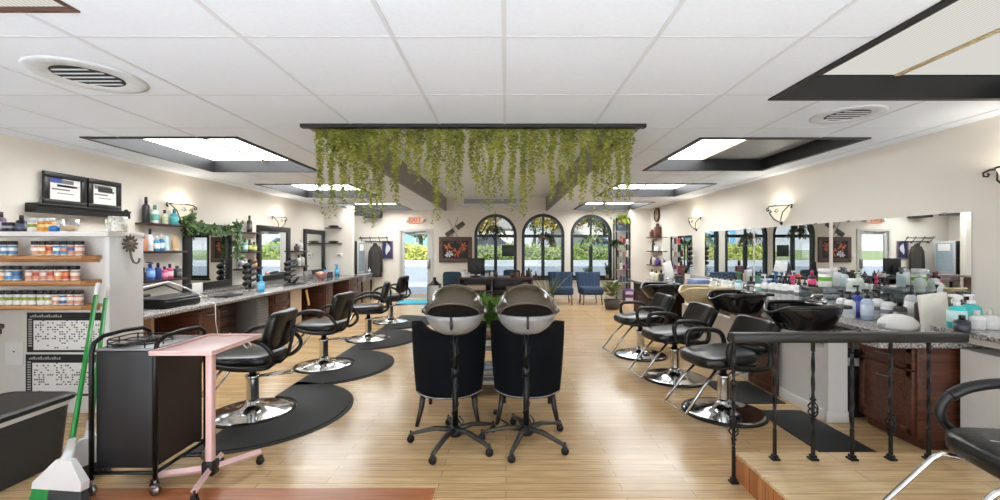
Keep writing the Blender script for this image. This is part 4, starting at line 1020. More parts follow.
b = MB(); [b.ell((rnd.uniform(-.07,.07),rnd.uniform(-.07,.07),.13+rnd.uniform(0,.04)),(.03,.02,.015),1,8,5) for _ in range(14)]; b.build('clips',mat((216,190,180),.4,name='pale_clips'),r)
bottle('jar',-4.1,10.0,.741,.14,.07,(50,50,54),(40,40,42),'dark round jar on the left counter before the third mirror',None)
# power strip on beige panel
b = MB(); b.M = Matrix.Rotation(R(20),4,'X'); b.box(0,.02,-.03,.03,-.16,.16,.004); tag(b.build('power_strip',mat((214,180,120),.5,name='tan_plastic'),None,(-3.77,8.15,.5)),'tan power strip hanging under the left counter beside the beige panel','power strip')
# ------------------------------------------------------------------ niche: desk, towel warmer, coat rack
r = thing('dresser_desk','dark desk with three drawers in the niche at the far left','desk',(-4.13,11.64,0))
b = MB(); b.box(-.48,.42,-.41,.41,.70,.74,.006); b.build('desk_top', mat((150,146,150),.3,name='grey_desk_top'), r)
b = MB(); b.box(-.46,.38,-.4,.4,.56,.70,.003); b.build('apron', mat((120,106,110),.35,name='mauve_grey_wood'), r)
for k in range(3):
    b = MB(); b.box(.38,.395,-.38+.26*k,-.15+.26*k,.575,.69,.004); o=b.build('drawer',mat((160,146,150),.35,name='drawer_reflection_tint'),r); b = MB(); b.ell((.405,-.265+.26*k,.63),(.012,.012,.012),1,8,6); b.build('knob',STEEL,o)  # pink-white reflection put into the drawer colour
for sx in (-.44,.36):
    for sy in (-.38,.38):
        b = MB(); b.box(sx-.02,sx+.02,sy-.02,sy+.02,0,.56,.003); b.build('leg', BLKM, r)
r = thing('towel_warmer','black towel cabinet with lit glass door on the desk at the far left','towel warmer',(-4.1,11.55,.741))
b = MB(); b.box(-.25,.2,-.3,.26,0,.88,.02); b.build('cabinet', BLK, r)
b = MB(); b.box(.2,.225,-.3,.26,.0,.88,.01); o=b.build('door', mat((176,180,182),.35,name='silver_door'), r)
b = MB(); b.box(.222,.231,-.24,.2,.08,.82); b.build('glass', mat((150,166,176),.08,name='grey_glass'), o)
b = MB(); b.box(.231,.234,-.18,.14,.62,.8); b.build('paper_notice', PAPER, o)
for i,(x,y,h) in enumerate(((-3.8,11.95,.16),(-3.78,12.0,.12))): bottle('round',x,y-.12*i,.741,h,.04,(220,220,220),(180,190,200),'%s white bottle on the niche desk beside the towel cabinet' % ('taller','shorter')[i],((120,150,200),))
r = thing('coat_rack','black metal wall coat rack with hooks left of the front door','coat rack',(-3.85,YB,1.62))
b = MB(); b.tube([(-.25,-.03,0),(.55,-.03,0)],.012,6); b.tube([(-.3,-.03,.09),(.3,-.2,.1),(.56,-.2,.1)],.012,6); b.tube([(-.25,-.2,.1),(.56,-.2,.1)],.012,6); b.build('rail', BLKM, r)
for x in (-.2,.05,.3,.52):
    b = MB(); b.tube([(x,-.005,0),(x,-.1,-.02),(x,-.2,.1),(x,-.22,.14)],.01,6); b.tube([(x,-.03,0),(x,-.08,-.05),(x,-.1,-.02)],.008,6); b.build('hook', BLKM, r)
# coat
r = thing('hanging_coat','dark grey coat on a hanger under the wall rack near the door','coat',(-3.67,YB-.11,.62)); r.scale = (.6,.7,1)
COAT = mat((62,58,54),.9,bump=.3,scale=70,name='grey_wool'); b = MB()
def coat(u,v):
    a=2*pi*u; t=v; w=.24-.035*(1-t)*0+.05*(1-t); 
    if t>.85: w*=1-.72*((t-.85)/.15)**1.3
    fold=.018*sin(a*6+2)*(1-t); return ((w+fold)*cos(a),(.075+fold)*sin(a),.92*t)
b.grid(coat,40,16,.004); b.build('body', COAT, r)
for s in (-1,1):
    b = MB(); b.tube([(s*.17,0,.84),(s*.27,-.02,.70),(s*.30,-.03,.4),(s*.31,-.02,.14)],.062,10,r2=.05,flat=(.8,1)); b.build('sleeve', COAT, r)
b = MB(); b.tube([(-.1,-.02,.86),(-.06,-.07,.93),(.06,-.07,.93),(.1,-.02,.86)],.03,8); b.build('collar', COAT, r)
b = MB(); b.tube([(-.16,0,.85),(0,0,.95),(.16,0,.85)],.008,6); b.tube([(0,0,.95),(0,0,1.03),(0,-.03,1.06),(0,-.05,1.03)],.005,6); b.build('hanger', STEEL, r)

# ------------------------------------------------------------------ back wall art, sign
def picture(x0,x1,z0,z1,label,fw,fm,bg,draw):
    r = thing('framed_picture', label, 'picture', ((x0+x1)/2,YB-.003,(z0+z1)/2)); w=(x1-x0)/2; h=(z1-z0)/2
    b = MB()
    for q in ((-w,w,-h,-h+fw),(-w,w,h-fw,h),(-w,-w+fw,-h+fw,h-fw),(w-fw,w,-h+fw,h-fw)): b.box(q[0],q[1],-.035,0,q[2],q[3],.005)
    b.build('frame', fm, r); b = MB(); b.box(-w+fw,w-fw,-.016,-.004,-h+fw,h-fw); o=b.build('canvas', bg, r); draw(o,w-fw,h-fw)
def flowers(o,w,h):
    rr=random.Random(4)
    for (cx,cz,m,n) in ((-.6,.35,(206,110,60),5),(.62,.35,(190,100,56),7),(-.5,-.5,(206,206,214),6),(.12,-.3,(200,90,50),5),(.45,-.1,(90,70,60),4)):
        b = MB()
        for k in range(n*2):
            a=2*pi*k/(n*2)+rr.random(); l=rr.uniform(.06,.12); b._new([(cx*w,-.0165,cz*h),(cx*w+l*cos(a)-.02*sin(a),-.0168,cz*h+l*sin(a)+.02*cos(a)),(cx*w+1.3*l*cos(a),-.0166,cz*h+1.3*l*sin(a)),(cx*w+l*cos(a)+.02*sin(a),-.0168,cz*h+l*sin(a)-.02*cos(a))],[(0,1,2,3)],False)
        b.build('flower', mat(m,.7,name='paint_flower_%d'%m[0]), o)
picture(-1.90,-.96,1.03,1.75,'wide brown-framed picture of orange and white flowers on black, right of the door',.11,mat((86,66,56),.5,var=.15,name='weathered_brown_frame'),mat((34,30,34),.6,name='black_canvas'),flowers)
def feather(o,w,h):
    b = MB()
    for k in range(26):
        t=k/25; x=-.03+.05*sin(3*t); z=-.62*h+1.25*h*t; l=.06*sin(pi*min(1,t*1.05+.05))+.008
        for s in (-1,1): b._new([(x,-.017,z),(x+s*l,-.0172,z+.05),(x+s*l*.9,-.0171,z+.075),(x,-.0171,z+.02)],[(0,1,2,3)],False)
    b.build('feather', mat((206,206,216),.7,name='white_paint'), o)
picture(-3.52,-3.20,1.12,1.64,'dark blue picture of a white feather between the coat and the front door',.03,mat((120,100,110),.4,name='mauve_frame'),mat((40,40,78),.6,name='indigo_canvas'),feather)
r = thing('exit_sign','lit orange-red EXIT sign above the front door','exit sign',(-2.57,YB-.003,2.23))
b = MB(); b.box(-.19,.19,-.05,0,-.09,.09,.01); b.build('housing', emit_mat('lit_sign_face',(250,196,170),.48), r)
text_mesh('lettering','EXIT',.17,emit_mat('lit_exit_red',(226,40,14),.5),r,(0,-.052,0),(pi/2,0,0))
for s in (-1,1):
    b = MB(); b.ell((s*.24,-.05,.0),(.05,.045,.05)); b.build('emergency_lamp', WHITE, r)
r = thing('comb_wall_art','crossed dark metal comb and thin scissors hung on the back wall','wall decor',(-1.45,YB-.004,1.98))
b = MB(); a=R(35)
for s,t in ((-1,-1),(1,1)):
    b.M = Matrix.Rotation(-a,4,'Y'); b.box(s*.05,s*.31,-.02,0,-.06,.055,.004)
    for k in range(12): b.box(s*.05+s*.02*k+s*.008,s*.05+s*.02*k+s*.018,-.018,-.002,-.085,-.058)
b.build('comb', mat((76,70,66),.5,name='grey_comb_metal'), r)
b = MB(); b.M=Matrix(); b.tube([(-.2,-.012,.28),(.12,-.012,-.3)],.008,5); b.tube([(.08,-.012,.33),(-.1,-.012,-.27)],.008,5)
for c in (.12,-.1): b.tube([(c+.05*cos(t),-.012,-.35+.06*sin(t)) for t in [2*pi*k/12 for k in range(12)]],.006,5,True)
b.build('scissors', mat((150,146,140),.4,metal=.6,name='thin_wire'), r)
r = thing('light_switch','white light switch plate on the back wall right of the door','switch',(-1.99,YB-.002,1.2)); b = MB(); b.box(-.045,.045,-.01,0,-.07,.07,.004); b.build('plate',WHITE,r); b = MB(); b.box(-.012,.012,-.018,-.01,-.02,.02,.003); b.build('toggle',WHITE,r)
r = thing('wall_thermostat','small white box on the far left stub wall under the shelves','thermostat',(-4.28,11.048,1.25)); b = MB(); b.box(-.08,.08,-.03,0,-.05,.05,.008); b.build('box',WHITE,r); b = MB(); b.box(-.04,.04,-.032,-.03,-.02,.025); b.build('display',STEEL,r)
# wall clock, right
r = thing('wall_clock','round wood-rimmed wall clock high on the far right wall','clock',(XR,11.2,2.30))
b = MB(); b.M = Matrix.Rotation(-pi/2,4,'Y'); b.lathe([(.15,0),(.19,0),(.19,.035),(.165,.05),(.15,.03)],seg=32); b.build('rim', mat((70,48,38),.4,name='dark_wood_rim'), r)
b = MB(); b.M = Matrix.Rotation(-pi/2,4,'Y'); b.lathe([(0,.025),(.152,.025)],seg=32); b.build('dial', mat((166,136,100),.5,name='aged_dial'), r)
b = MB()
for k in range(12): a=2*pi*k/12; b.M = Matrix.Translation((-.027,.12*sin(a),.12*cos(a))) @ Matrix.Rotation(-a,4,'X'); b.box(-.001,.001,-.005,.005,-.014,.014)
b.M=Matrix(); b.tube([(-.03,0,0),(-.03,.05,.06)],.005,5); b.tube([(-.03,0,0),(-.03,-.03,.1)],.004,5); b.build('hands', INK, r)

# ------------------------------------------------------------------ hooded dryers and tub chairs
def hood_dryer(label, loc, rot=0.0):
    r = thing('hooded_dryer', label, 'hair dryer', loc, rot, 'hooded dryers'); zc=.985; rx,ry,rz=.212,.225,.185
    def S(az,el,k=1.0): return (k*rx*cos(el)*sin(az), -k*ry*cos(el)*cos(az), zc+k*rz*sin(el))   # az 0 = towards camera
    def edge(az):  # upper limit of the grill at this azimuth
        q=abs(az)/1.12
        return -.13+.50*max(0,1-q*q)**.7
    DOME = mat((84,75,63),.16,var=.03,metal=.2,coat=.3,name='bronze_hood_plastic')
    # dome: everything above band level apart from grill opening
    b = MB()
    def dome(u,v):
        az=-pi+2*pi*u; lo=edge(az) if abs(az)<1.12 else -.12
        el=lo+(pi/2-lo)*v; return S(az,el)
    b.grid(dome,64,18,.006); b.build('hood', DOME, r)
    b = MB(); b.tube([S(-1.12+2.24*k/40,edge(-1.12+2.24*k/40),1.01) for k in range(41)],.006,6); b.build('visor_edge', mat((92,82,70),.3,name='bronze_trim'), r)
    b = MB(); b.grid(lambda u,v: S(-1.12+2.24*u,-.12+(edge(-1.12+2.24*u)+.12)*v,.965),40,8,.004)
    o = b.build('grill', mat((14,11,10),.9,spec=.1,name='dark_brown_mesh'), r); b = MB(); rr=0
    for i in range(34):
        for j in range(9):
            az=-1.05+2.1*(i+.5*(j%2))/34; el=-.08+.055*j
            if el<edge(az)-.02:
                p=Vector(S(az,el,.972)); b.ell(p,(.0045,.0045,.0045),1,5,3)
    b.build('grill_holes', mat((34,28,25),.8,spec=.2,name='mesh_highlight'), o)
    b = MB(); b.grid(lambda u,v: S(-pi+2*pi*u,-.12-.98*v,1.0),48,6,.006); b.build('silver_band', mat((150,150,150),.3,metal=.2,name='silver_grey_plastic'), r)
    b = MB(); b.grid(lambda u,v: S(-pi+2*pi*u,-1.09-.02*v,1.0-.2*v),48,4,.004); b.build('rim', mat((120,118,120),.4,name='grey_rim'), r)
    for s in (-1,1):
        b = MB(); p=Vector(S(s*pi/2,-.03)); b.M = Matrix.Translation(p)@Matrix.Rotation(s*pi/2,4,'Y'); b.lathe([(0,0),(.034,0),(.034,.012),(.02,.022),(.02,.032),(0,.032)],seg=16); b.build('pivot_knob', STEEL, r)
    b = MB(); b.tube([(0,-.0,.09),(0,-.0,.52)],.022,10); b.tube([(0,0,.5),(0,0,.80)],.016,10); b.lathe([(0,.49),(.028,.49),(.028,.55),(0,.55)],seg=12); b.build('pole', BLKM, r)
    b = MB(); b.tube([(0,0,.78),(0,-.06,.83),(0,-.13,.86),(0,-.17,.90)],.014,8); b.box(-.009,.009,-.236,-.16,.875,.965,.004); b.build('yoke', BLKM, r)
    b = MB(); P=[(.028*cos(t*1.3),.028*sin(t*1.3)-.0,.15+.6*t/22) for t in range(23)]; b.tube(P,.005,5); b.tube([(.028,0,.2),(.06,.0,.16),(.05,.03,.1),(.02,.02,.17)],.005,5); b.build('wrapped_cord', BLK, r)
    b = MB(); b.lathe([(0,.06),(.05,.06),(.055,.075),(.04,.11),(.025,.13),(0,.13)],seg=20); b.build('hub', BLKM, r)
    for k in range(5):
        a=R(-72*k-38); x,y=cos(a),sin(a)
        b = MB(); b.tube([(x*.03,y*.03,.10),(x*.14,y*.14,.108),(x*.28,y*.28,.078),(x*.335,y*.335,.062)],.026,8,r2=.015,flat=(.8,1)); o=b.build('leg', mat((70,66,60),.4,metal=.5,name='bronze_grey_metal'), r)
        b = MB(); caster(b,x*.33,y*.33,.027); b.build('caster', BLK, o)
    return r
h0 = hood_dryer('bronze hooded hair dryer on a wheeled stand behind the left tub chair',(-.375,3.17,0))
dup(h0,(.15,3.19,0),R(0),'bronze hooded hair dryer on a wheeled stand behind the right tub chair')
def tub_chair(label, loc, rot=0.0):
    r = thing('tub_chair', label, 'chair', loc, rot, 'black tub chairs'); hw=.312
    def back(u,v):   # outer face of wing back, u across, v up
        a=(u-.5)*2; t=v; bulge=1-.13*(1-t)**1.6
        x=a*hw*(bulge-.05*(abs(a)>1.5)); y=-.29+.16*abs(a)**3-.05*t*(1-abs(a)**2)+.03*t
        top=.79+.065*abs(a)**3.2-.03*(1-abs(a)**2); bot=.245-.012*(1-abs(a)**2)
        if abs(a)>.92: top-=.03*(abs(a)-.92)/.08
        return (x,y,bot+(top-bot)*t)
    b = MB(); b.grid(back,32,16,.07)
    b.build('backrest', FABRIC, r)
    for s in (-1,1):
        b = MB(); b.grid(lambda u,v: (s*(.25-.01*v+.004*u),-.13+.22*u,.27+(.50-.26*u**1.5)*v), 12,8,.05*s); b.build('side_wing', FABRIC, r)
    b = MB(); b.ell((0,.02,.40),(.207,.28,.075),.4,28,12); b.build('seat', FABRIC, r)
    b = MB(); b.box(-.21,.21,-.2,.28,.26,.33,.02); b.build('seat_rail', FABRIC, r)
    b = MB()
    for i in range(45):
        p=Vector(back(i/44,.012)); b.ell(p+Vector((0,-.003,.004)),(.006,.005,.006),1,6,4)
    b.build('nailhead_trim', mat((206,206,206),.25,metal=1,name='nailhead_silver'), r)
    for (x,y,dx,dy) in ((-.20,-.17,-.05,-.06),(.20,-.17,.05,-.06),(-.2,.24,-.01,.03),(.2,.24,.01,.03)):
        b = MB(); b.tube([(x,y,.27),(x+dx*.4,y+dy*.4,.13),(x+dx,y+dy,0)],.026,8,r2=.016); b.build('leg', mat((40,28,24),.35,name='dark_turned_wood'), r)
    return r
t0 = tub_chair('black upholstered tub chair in the centre, left of the pair, seen from behind',(-.478,3.70,0),R(2))
dup(t0,(.182,3.72,0),R(-2),'black upholstered tub chair in the centre, right of the pair, seen from behind')
# side table with magazines and fern between the chairs
r = thing('magazine_table','low black two-shelf table holding magazines between the tub chairs','side table',(-.14,4.48,0))
b = MB(); b.box(-.28,.28,-.3,.3,.44,.465,.004); b.build('table_top', BLKM, r)
b = MB(); b.box(-.27,.27,-.28,.28,.09,.11,.004); b.build('lower_shelf', BLKM, r)
for sx in (-.26,.26):
    for sy in (-.27,.27):
        b = MB(); b.box(sx-.018,sx+.018,sy-.018,sy+.018,0,.44,.003); b.build('leg', BLKM, r)
cv=[(206,206,206),(120,140,170),(190,120,110),(222,220,216),(90,90,100),(200,190,160),(150,170,160),(214,214,220)]
def mags(z,n,where,y):
    for k in range(n):
        b = MB(); b.box(-.105,.105,-.14,.14,0,.011,.002); b.mi=1; b.box(-.09,.07,-.125,-.03,.011,.0116); b.box(-.07,.02,.0,.09,.011,.0116)
        o=b.build('magazine',[mat(cv[(k*3+n)%8],.35,var=.12,scale=20,name='magazine_cover_%d'%((k*3+n)%8)),mat(cv[(k+3)%8],.4,name='cover_print_%d'%((k+3)%8))],None,(-.13+rnd.uniform(-.02,.02),y,z+.0122*k),rnd.uniform(-.12,.12))
        tag(o,'magazine in the stack on the %s of the black table, %s from its bottom' % (where,ORD[k]),'magazine','magazines on the '+where)
mags(.466,3,'top',4.24); mags(.111,13,'lower shelf',4.3)
def plant_fern(name,label,loc,n,L,w,m,potr=.09,poth=.14,pm=TERRA,up=.8,seed=1,droop=1.0,cat='potted plant',group=None):
    r = thing(name,label,cat,loc,0,group); rr=random.Random(seed)
    b = MB(); b.lathe([(0,0),(potr*.72,0),(potr,poth),(potr*.93,poth),(potr*.68,.01),(0,.01)],seg=20); b.build('pot', pm, r)
    b = MB(); b.lathe([(0,poth*.86),(potr*.9,poth*.86)],seg=20); b.build('soil', SOIL, r)
    b = MB()
    for i in range(n):
        a=rr.random()*2*pi; e=rr.uniform(.3,1.0); l=L*rr.uniform(.6,1.0); p0=Vector((rr.uniform(-.3,.3)*potr,rr.uniform(-.3,.3)*potr,poth*.9)); pts=[]
        for t in range(7):
            q=t/6; rad=l*e*.75*q; pts.append(p0+Vector((cos(a)*rad,sin(a)*rad,l*up*(q-droop*.55*e*q*q))))
        b.tube(pts,.003,4)
        for t in range(1,7):
            d=(pts[t]-pts[t-1]); sd=Vector((-sin(a),cos(a),.1))
            for s in (-1,1):
                for f in (.0,.5): b.leaf(pts[t]-d*f,d.normalized()*.6+sd*s*.8,(0,0,1),w*rr.uniform(.8,1.2),w*.38)
    b.build('foliage', m, r); return r
plant_fern('potted_fern','bright green fern in a pot on the black table between the hooded dryers',(-.15,4.55,.466),60,.46,.075,mat((118,160,62),.5,var=.3,name='fern_green'),.11,.15,up=1.0,seed=2,droop=.9)
b = MB(); b.tube([(-.08,3.72,.006),(-.05,3.6,.006),(.02,3.5,.006),(.05,3.42,.006)],.006,5); b.box(-.11,-.06,3.70,3.76,.001,.03,.005)
tag(b.build('power_cable',BLK),'black plug and cable lying on the floor between the tub chairs','cable')

# ------------------------------------------------------------------ reception desk
r = thing('reception_desk','dark brown reception desk with open shelves facing the room','desk',(-.2,9.55,0))
b = MB(); b.box(-.82,.80,-.4,.4,.765,.80,.006); b.build('desk_top', DKWOOD, r)
for x in (-.8,-.1,.76):
    b = MB(); b.box(x-.02,x+.02,-.36,.36,0,.765,.003); b.build('side_panel', DKWOOD, r)
b = MB(); b.box(-.78,.74,.33,.36,.1,.765); b.build('back_panel', DKWOOD, r)
for z in (.28,.5):
    b = MB(); b.box(-.78,.74,-.3,.33,z,z+.025,.003); b.build('shelf', DKWOOD, r)
for i,(x,y,z,w,h,m,l) in enumerate(((-.45,-.1,.526,.42,.11,(206,184,160),'cream box on the left shelf of the reception desk'),(.3,-.1,.526,.2,.08,(150,120,110),'small tan box on the right shelf of the reception desk'),(.62,-.1,.526,.12,.16,(214,180,150),'peach container on the right shelf of the reception desk'),(.2,-.15,.306,.3,.05,(206,190,180),'pale flat box on the lower shelf of the reception desk'))):
    b = MB(); b.box(-w/2,w/2,-.12,.12,0,h,.008); b.mi=1; b.box(-w/2-.003,w/2+.003,-.123,.123,h*.75,h*.82); tag(b.build('storage_box',[mat(m,.6,name='carton_%d'%m[0]),mat(tuple(v-30 for v in m),.6,name='carton_seam_%d'%m[0])],None,(-.2+x,9.55+y,z+.001)),l,'box')
r = thing('computer_monitor','black computer monitor on the reception desk, screen turned away','monitor',(-.66,9.5,.801))
b = MB(); b.box(-.19,.19,-.01,.03,.06,.41,.008); b.build('panel', BLK, r)
b = MB(); b.box(-.03,.03,-.05,-.01,.05,.25,.006); b.lathe([(0,0),(.11,0),(.1,.015),(0,.02)],seg=24); b.build('stand', BLK, r)
for i,(x,h,rd,c,cp,kd,l) in enumerate(((-.93,.16,.045,(226,226,224),(200,200,200),'jar','white jar at the left end of the reception desk'),(-.84,.1,.05,(210,210,210),(180,180,180),'jar','low pale jar on the reception desk left of the monitor'),(-.42,.12,.04,(200,200,196),(70,70,70),'jar','pale jar on the reception desk right of the monitor'),(-.31,.15,.035,(206,206,200),(150,150,150),'round','pale bottle on the reception desk right of the monitor'),(-.22,.14,.035,(60,60,64),(40,40,40),'round','dark bottle on the middle of the reception desk'),(.12,.13,.04,(90,60,56),(60,40,40),'round','brown bottle on the right part of the reception desk'),(.24,.15,.04,(120,80,70),(60,40,40),'round','reddish bottle on the right part of the reception desk'),(.5,.2,.045,(40,44,46),(30,30,30),'round','dark bottle at the right end of the reception desk'))):
    bottle(kd,x,9.3 if .0 < x < .5 else 9.45,.801,h,rd,c,cp,l)
b = MB()
for k in range(6): b.box(-.16+.055*k,-.13+.055*k,-.05,.05,0,.09+.03*(k%3),.003)
b.box(-.18,.18,-.06,.06,0,.02); tag(b.build('desk_organizer',mat((84,56,50),.5,name='brown_organizer'),None,(.32,9.42,.801)),'brown desk organizer with upright slots on the reception desk','organizer')
def office_chair(label,loc,rot):
    r = thing('desk_chair',label,'chair',loc,rot,'teal desk chairs'); TC=mat((44,66,82),.8,bump=.2,scale=90,name='teal_fabric')
    b = MB(); b.ell((0,0,.45),(.23,.23,.05),.4); b.build('seat',TC,r)
    b = MB(); b.ell((0,.22,.70),(.22,.04,.19),.35); b.build('backrest',TC,r)
    for x,y in ((-.19,-.19),(.19,-.19),(-.19,.19),(.19,.19)):
        b = MB(); b.cyl((x,y,.42),(x*1.05,y*1.05,0),.016,.012); b.build('leg',DKWOOD,r)
    return r
o0=office_chair('teal desk chair at the left end of the reception desk',(-1.25,9.75,0),R(0))
dup(o0,(-.42,10.5,0),R(0),'teal chair behind the reception desk, under the first arched window')
dup(o0,(.15,10.75,0),R(0),'teal chair behind the reception desk, under the window pillar')
# lantern
r = thing('floor_lantern','black metal lantern beside the front door','lantern',(-1.93,11.6,0))
b = MB(); b.box(-.16,.16,-.16,.16,0,.04,.005); b.box(-.16,.16,-.16,.16,.44,.47,.005); b.lathe([(.15,.47),(.05,.56),(.04,.6),(.05,.64),(0,.65)],seg=16)
for x in (-.15,.15):
    for y in (-.15,.15): b.box(x-.012,x+.012,y-.012,y+.012,.04,.44)
b.build('frame',BLKM,r); b = MB(); b.box(-.14,.14,-.14,.14,.045,.435); b.build('glass',CLEAR,r); b = MB(); b.cyl((0,0,.04),(0,0,.26),.05,.05); b.build('candle',WHITE,r)

# ------------------------------------------------------------------ blue slipper chairs
def slipper(label,loc,rot=0.0):
    r = thing('slipper_chair',label,'chair',loc,rot,'navy waiting chairs')
    b = MB()
    def bk(u,v):
        a=(u-.5)*2; return (a*(.24+.05*v),.22+.12*v-.04*(1-a*a)-.012*abs(sin(u*pi*6)),.36+.43*v)
    b.grid(bk,36,10,-.09); b.build('backrest',NAVY,r)
    b = MB(); b.ell((0,-.05,.35),(.285,.30,.10),.28,32,12); b.build('seat',NAVY,r)
    for x,y in ((-.22,-.26),(.22,-.26),(-.2,.2),(.2,.2)):
        b = MB(); b.tube([(x,y,.28),(x*1.1,y*1.1,0)],.022,8,r2=.014); b.build('leg',mat((150,100,60),.4,name='honey_wood'),r)
    return r
s1=slipper('navy blue slipper chair under the arched windows, left of the pair',(1.43,11.1,0),R(-2)); dup(s1,(2.17,11.1,0),R(3),'navy blue slipper chair under the arched windows, right of the pair by the plants')

# ------------------------------------------------------------------ window plants
def hanging_plant(label,x,z,m,seed):
    r = thing('hanging_plant',label,'hanging plant',(x,YB-.22,z),0,'plants hung in the windows'); rr=random.Random(seed)
    b = MB(); b.lathe([(0,0),(.09,.02),(.12,.12),(.11,.12),(.08,.03),(0,.02)],seg=18); b.build('pot',TERRA,r)
    b = MB()
    for k in range(3): a=2*pi*k/3; b.tube([(.11*cos(a),.11*sin(a),.12),(0,0,.62)],.004,4)
    b.tube([(0,0,.62),(0,0,2.46-z)],.004,4); b.build('hanger',BLK,r)
    b = MB()
    for i in range(46):
        a=rr.random()*2*pi; l=rr.uniform(.2,.4); P=[Vector((cos(a)*.08,sin(a)*.08,.12))]
        for t in range(1,7): q=t/6; P.append(Vector((cos(a)*(.08+.24*q),sin(a)*(.06+.1*q),.12+l*(.6*q-1.25*q*q))))
        b.tube(P,.004,4)
        for t in range(1,7): b.leaf(P[t],(P[t]-P[t-1]).normalized()+Vector((rr.uniform(-.6,.6),rr.uniform(-.3,.3),rr.uniform(-.3,.5))),(0,0,1),.09,.04)
    b.build('foliage',m,r)
hanging_plant('dark trailing plant hanging in the middle arched window',1.05,1.66,mat((74,80,58),.5,var=.3,name='dull_green_leaf'),1)
hanging_plant('pale green trailing plant hanging in the right arched window',2.40,1.60,mat((126,146,104),.5,var=.3,name='pale_green_leaf'),2)
hanging_plant('small dark trailing plant hanging in the left arched window',-.30,1.86,mat((70,80,60),.5,var=.3,name='dark_olive_leaf'),5)
r = thing('window_sign','square dark sign hanging in the left arched window','sign',(.055,YB-.05,1.2)); b = MB(); b.box(-.17,.17,-.012,.012,0,.32,.01); b.build('board',mat((30,40,36),.4,name='dark_green_board'),r); b = MB(); b.tube([(-.12,0,.32),(0,0,.48),(.12,0,.32)],.003,4); b.tube([(0,0,.48),(0,0,.56)],.003,4); b.build('cord',BLK,r)
plant_fern('sill_plant','small spiky plant on the right window sill, left one',(2.28,YB-.13,SILL+.001),14,.26,.05,LEAFD,.055,.1,seed=3,up=1.2,droop=.4)
plant_fern('sill_plant','small spiky plant on the right window sill, right one near the shelf rack',(2.84,YB-.13,SILL+.001),16,.32,.06,LEAFD,.055,.1,seed=4,up=1.2,droop=.4)
plant_fern('tall_plant','tall thin potted plant standing right of the reception desk',(1.02,10.35,0),22,.8,.06,mat((92,108,66),.5,var=.3,name='grey_green_leaf'),.12,.24,pm=mat((200,196,190),.5,name='white_pot'),seed=8,up=.8,droop=.2)
# dark spray plant with small bottles on middle sill
for i,(x,h,c) in enumerate(((.60,.2,(40,36,36)),(.72,.26,(200,200,200)),(.84,.22,(90,70,60)))): bottle('round',x,YB-.11,SILL+.001,h,.035,c,(60,60,60),'%s bottle on the middle window sill, %s from the left' % (('dark','white','brown')[i],ORD[i]),None,'bottles on the window sill')

# ------------------------------------------------------------------ product rack by right pier
r = thing('product_rack','tall black rack with glass shelves of products beside the right pier','shelf rack',(3.19,11.86,0))
for x in (-.18,.18):
    b = MB(); b.box(x-.014,x+.014,-.16,-.13,0,2.25); b.box(x-.014,x+.014,.13,.16,0,2.25); b.build('upright',BLKM,r)
zs=(.5,.86,1.20,1.55,1.90)
for z in zs:
    b = MB(); b.box(-.19,.19,-.17,.17,z-.012,z,.002); b.build('shelf',mat((170,184,188),.1,name='frosted_glass_shelf'),r)
pal=[(150,60,90),(206,206,206),(40,40,44),(90,60,130),(170,130,90),(200,60,60),(70,90,120),(226,226,224),(120,40,60),(60,70,60)]
for j,z in enumerate(zs[:4]):
    for k in range(4):
        c=pal[(j*4+k*3)%10]; nmv={(150,60,90):'plum',(206,206,206):'silver',(40,40,44):'black',(90,60,130):'purple',(170,130,90):'tan',(200,60,60):'red',(70,90,120):'slate blue',(226,226,224):'white',(120,40,60):'maroon',(60,70,60):'dark green'}[c]
        bottle(('round','square','pump','round')[k],3.19-.135+.09*k,11.78,z+.001,.17+.03*((j+k)%3),.034,c,BLKC if k%2 else (220,220,220),'%s product bottle on the %s glass shelf of the rack, %s from the left' % (nmv,('lowest','second lowest','middle','second highest')[j],ORD[k]),None,'products on the glass rack')
r = thing('black_bag','dark blue-grey bag on the upper glass shelf of the product rack','bag',(3.19,11.86,1.901)); b = MB(); b.ell((0,0,.09),(.16,.12,.09),.5); b.build('bag',mat((60,72,84),.6,name='slate_bag'),r); b = MB(); b.tube([(-.08,0,.16),(-.05,0,.24),(.05,0,.24),(.08,0,.16)],.01,6); b.build('handle',BLK,r)
plant_fern('trailing_plant','leafy yellow-green plant spilling from the top of the product rack',(3.19,11.86,2.09),34,.34,.1,LEAFY,.09,.1,seed=6,up=.9,droop=2.2)
plant_fern('trailing_plant','dark green plant on the windward side of the product rack beside the right window',(2.96,11.55,1.45),26,.3,.09,LEAFD,.07,.09,seed=9,up=.8,droop=2.4)
o = [q for q in COL.objects if q.get('label','').startswith('dark green plant on the windward')][0]; o['label']='dark green plant on a wire stand between the product rack and right window'
b = MB(); b.tube([(0,0,0),(0,0,1.44)],.012,6); b.lathe([(0,0),(.14,0),(.13,.02),(0,.025)],seg=18); b.lathe([(0,1.43),(.09,1.43),(.09,1.445),(0,1.446)],seg=18); tag(b.build('plant_stand',BLKM,None,(2.96,11.55,0)),'thin black pole plant stand left of the product rack','plant stand')
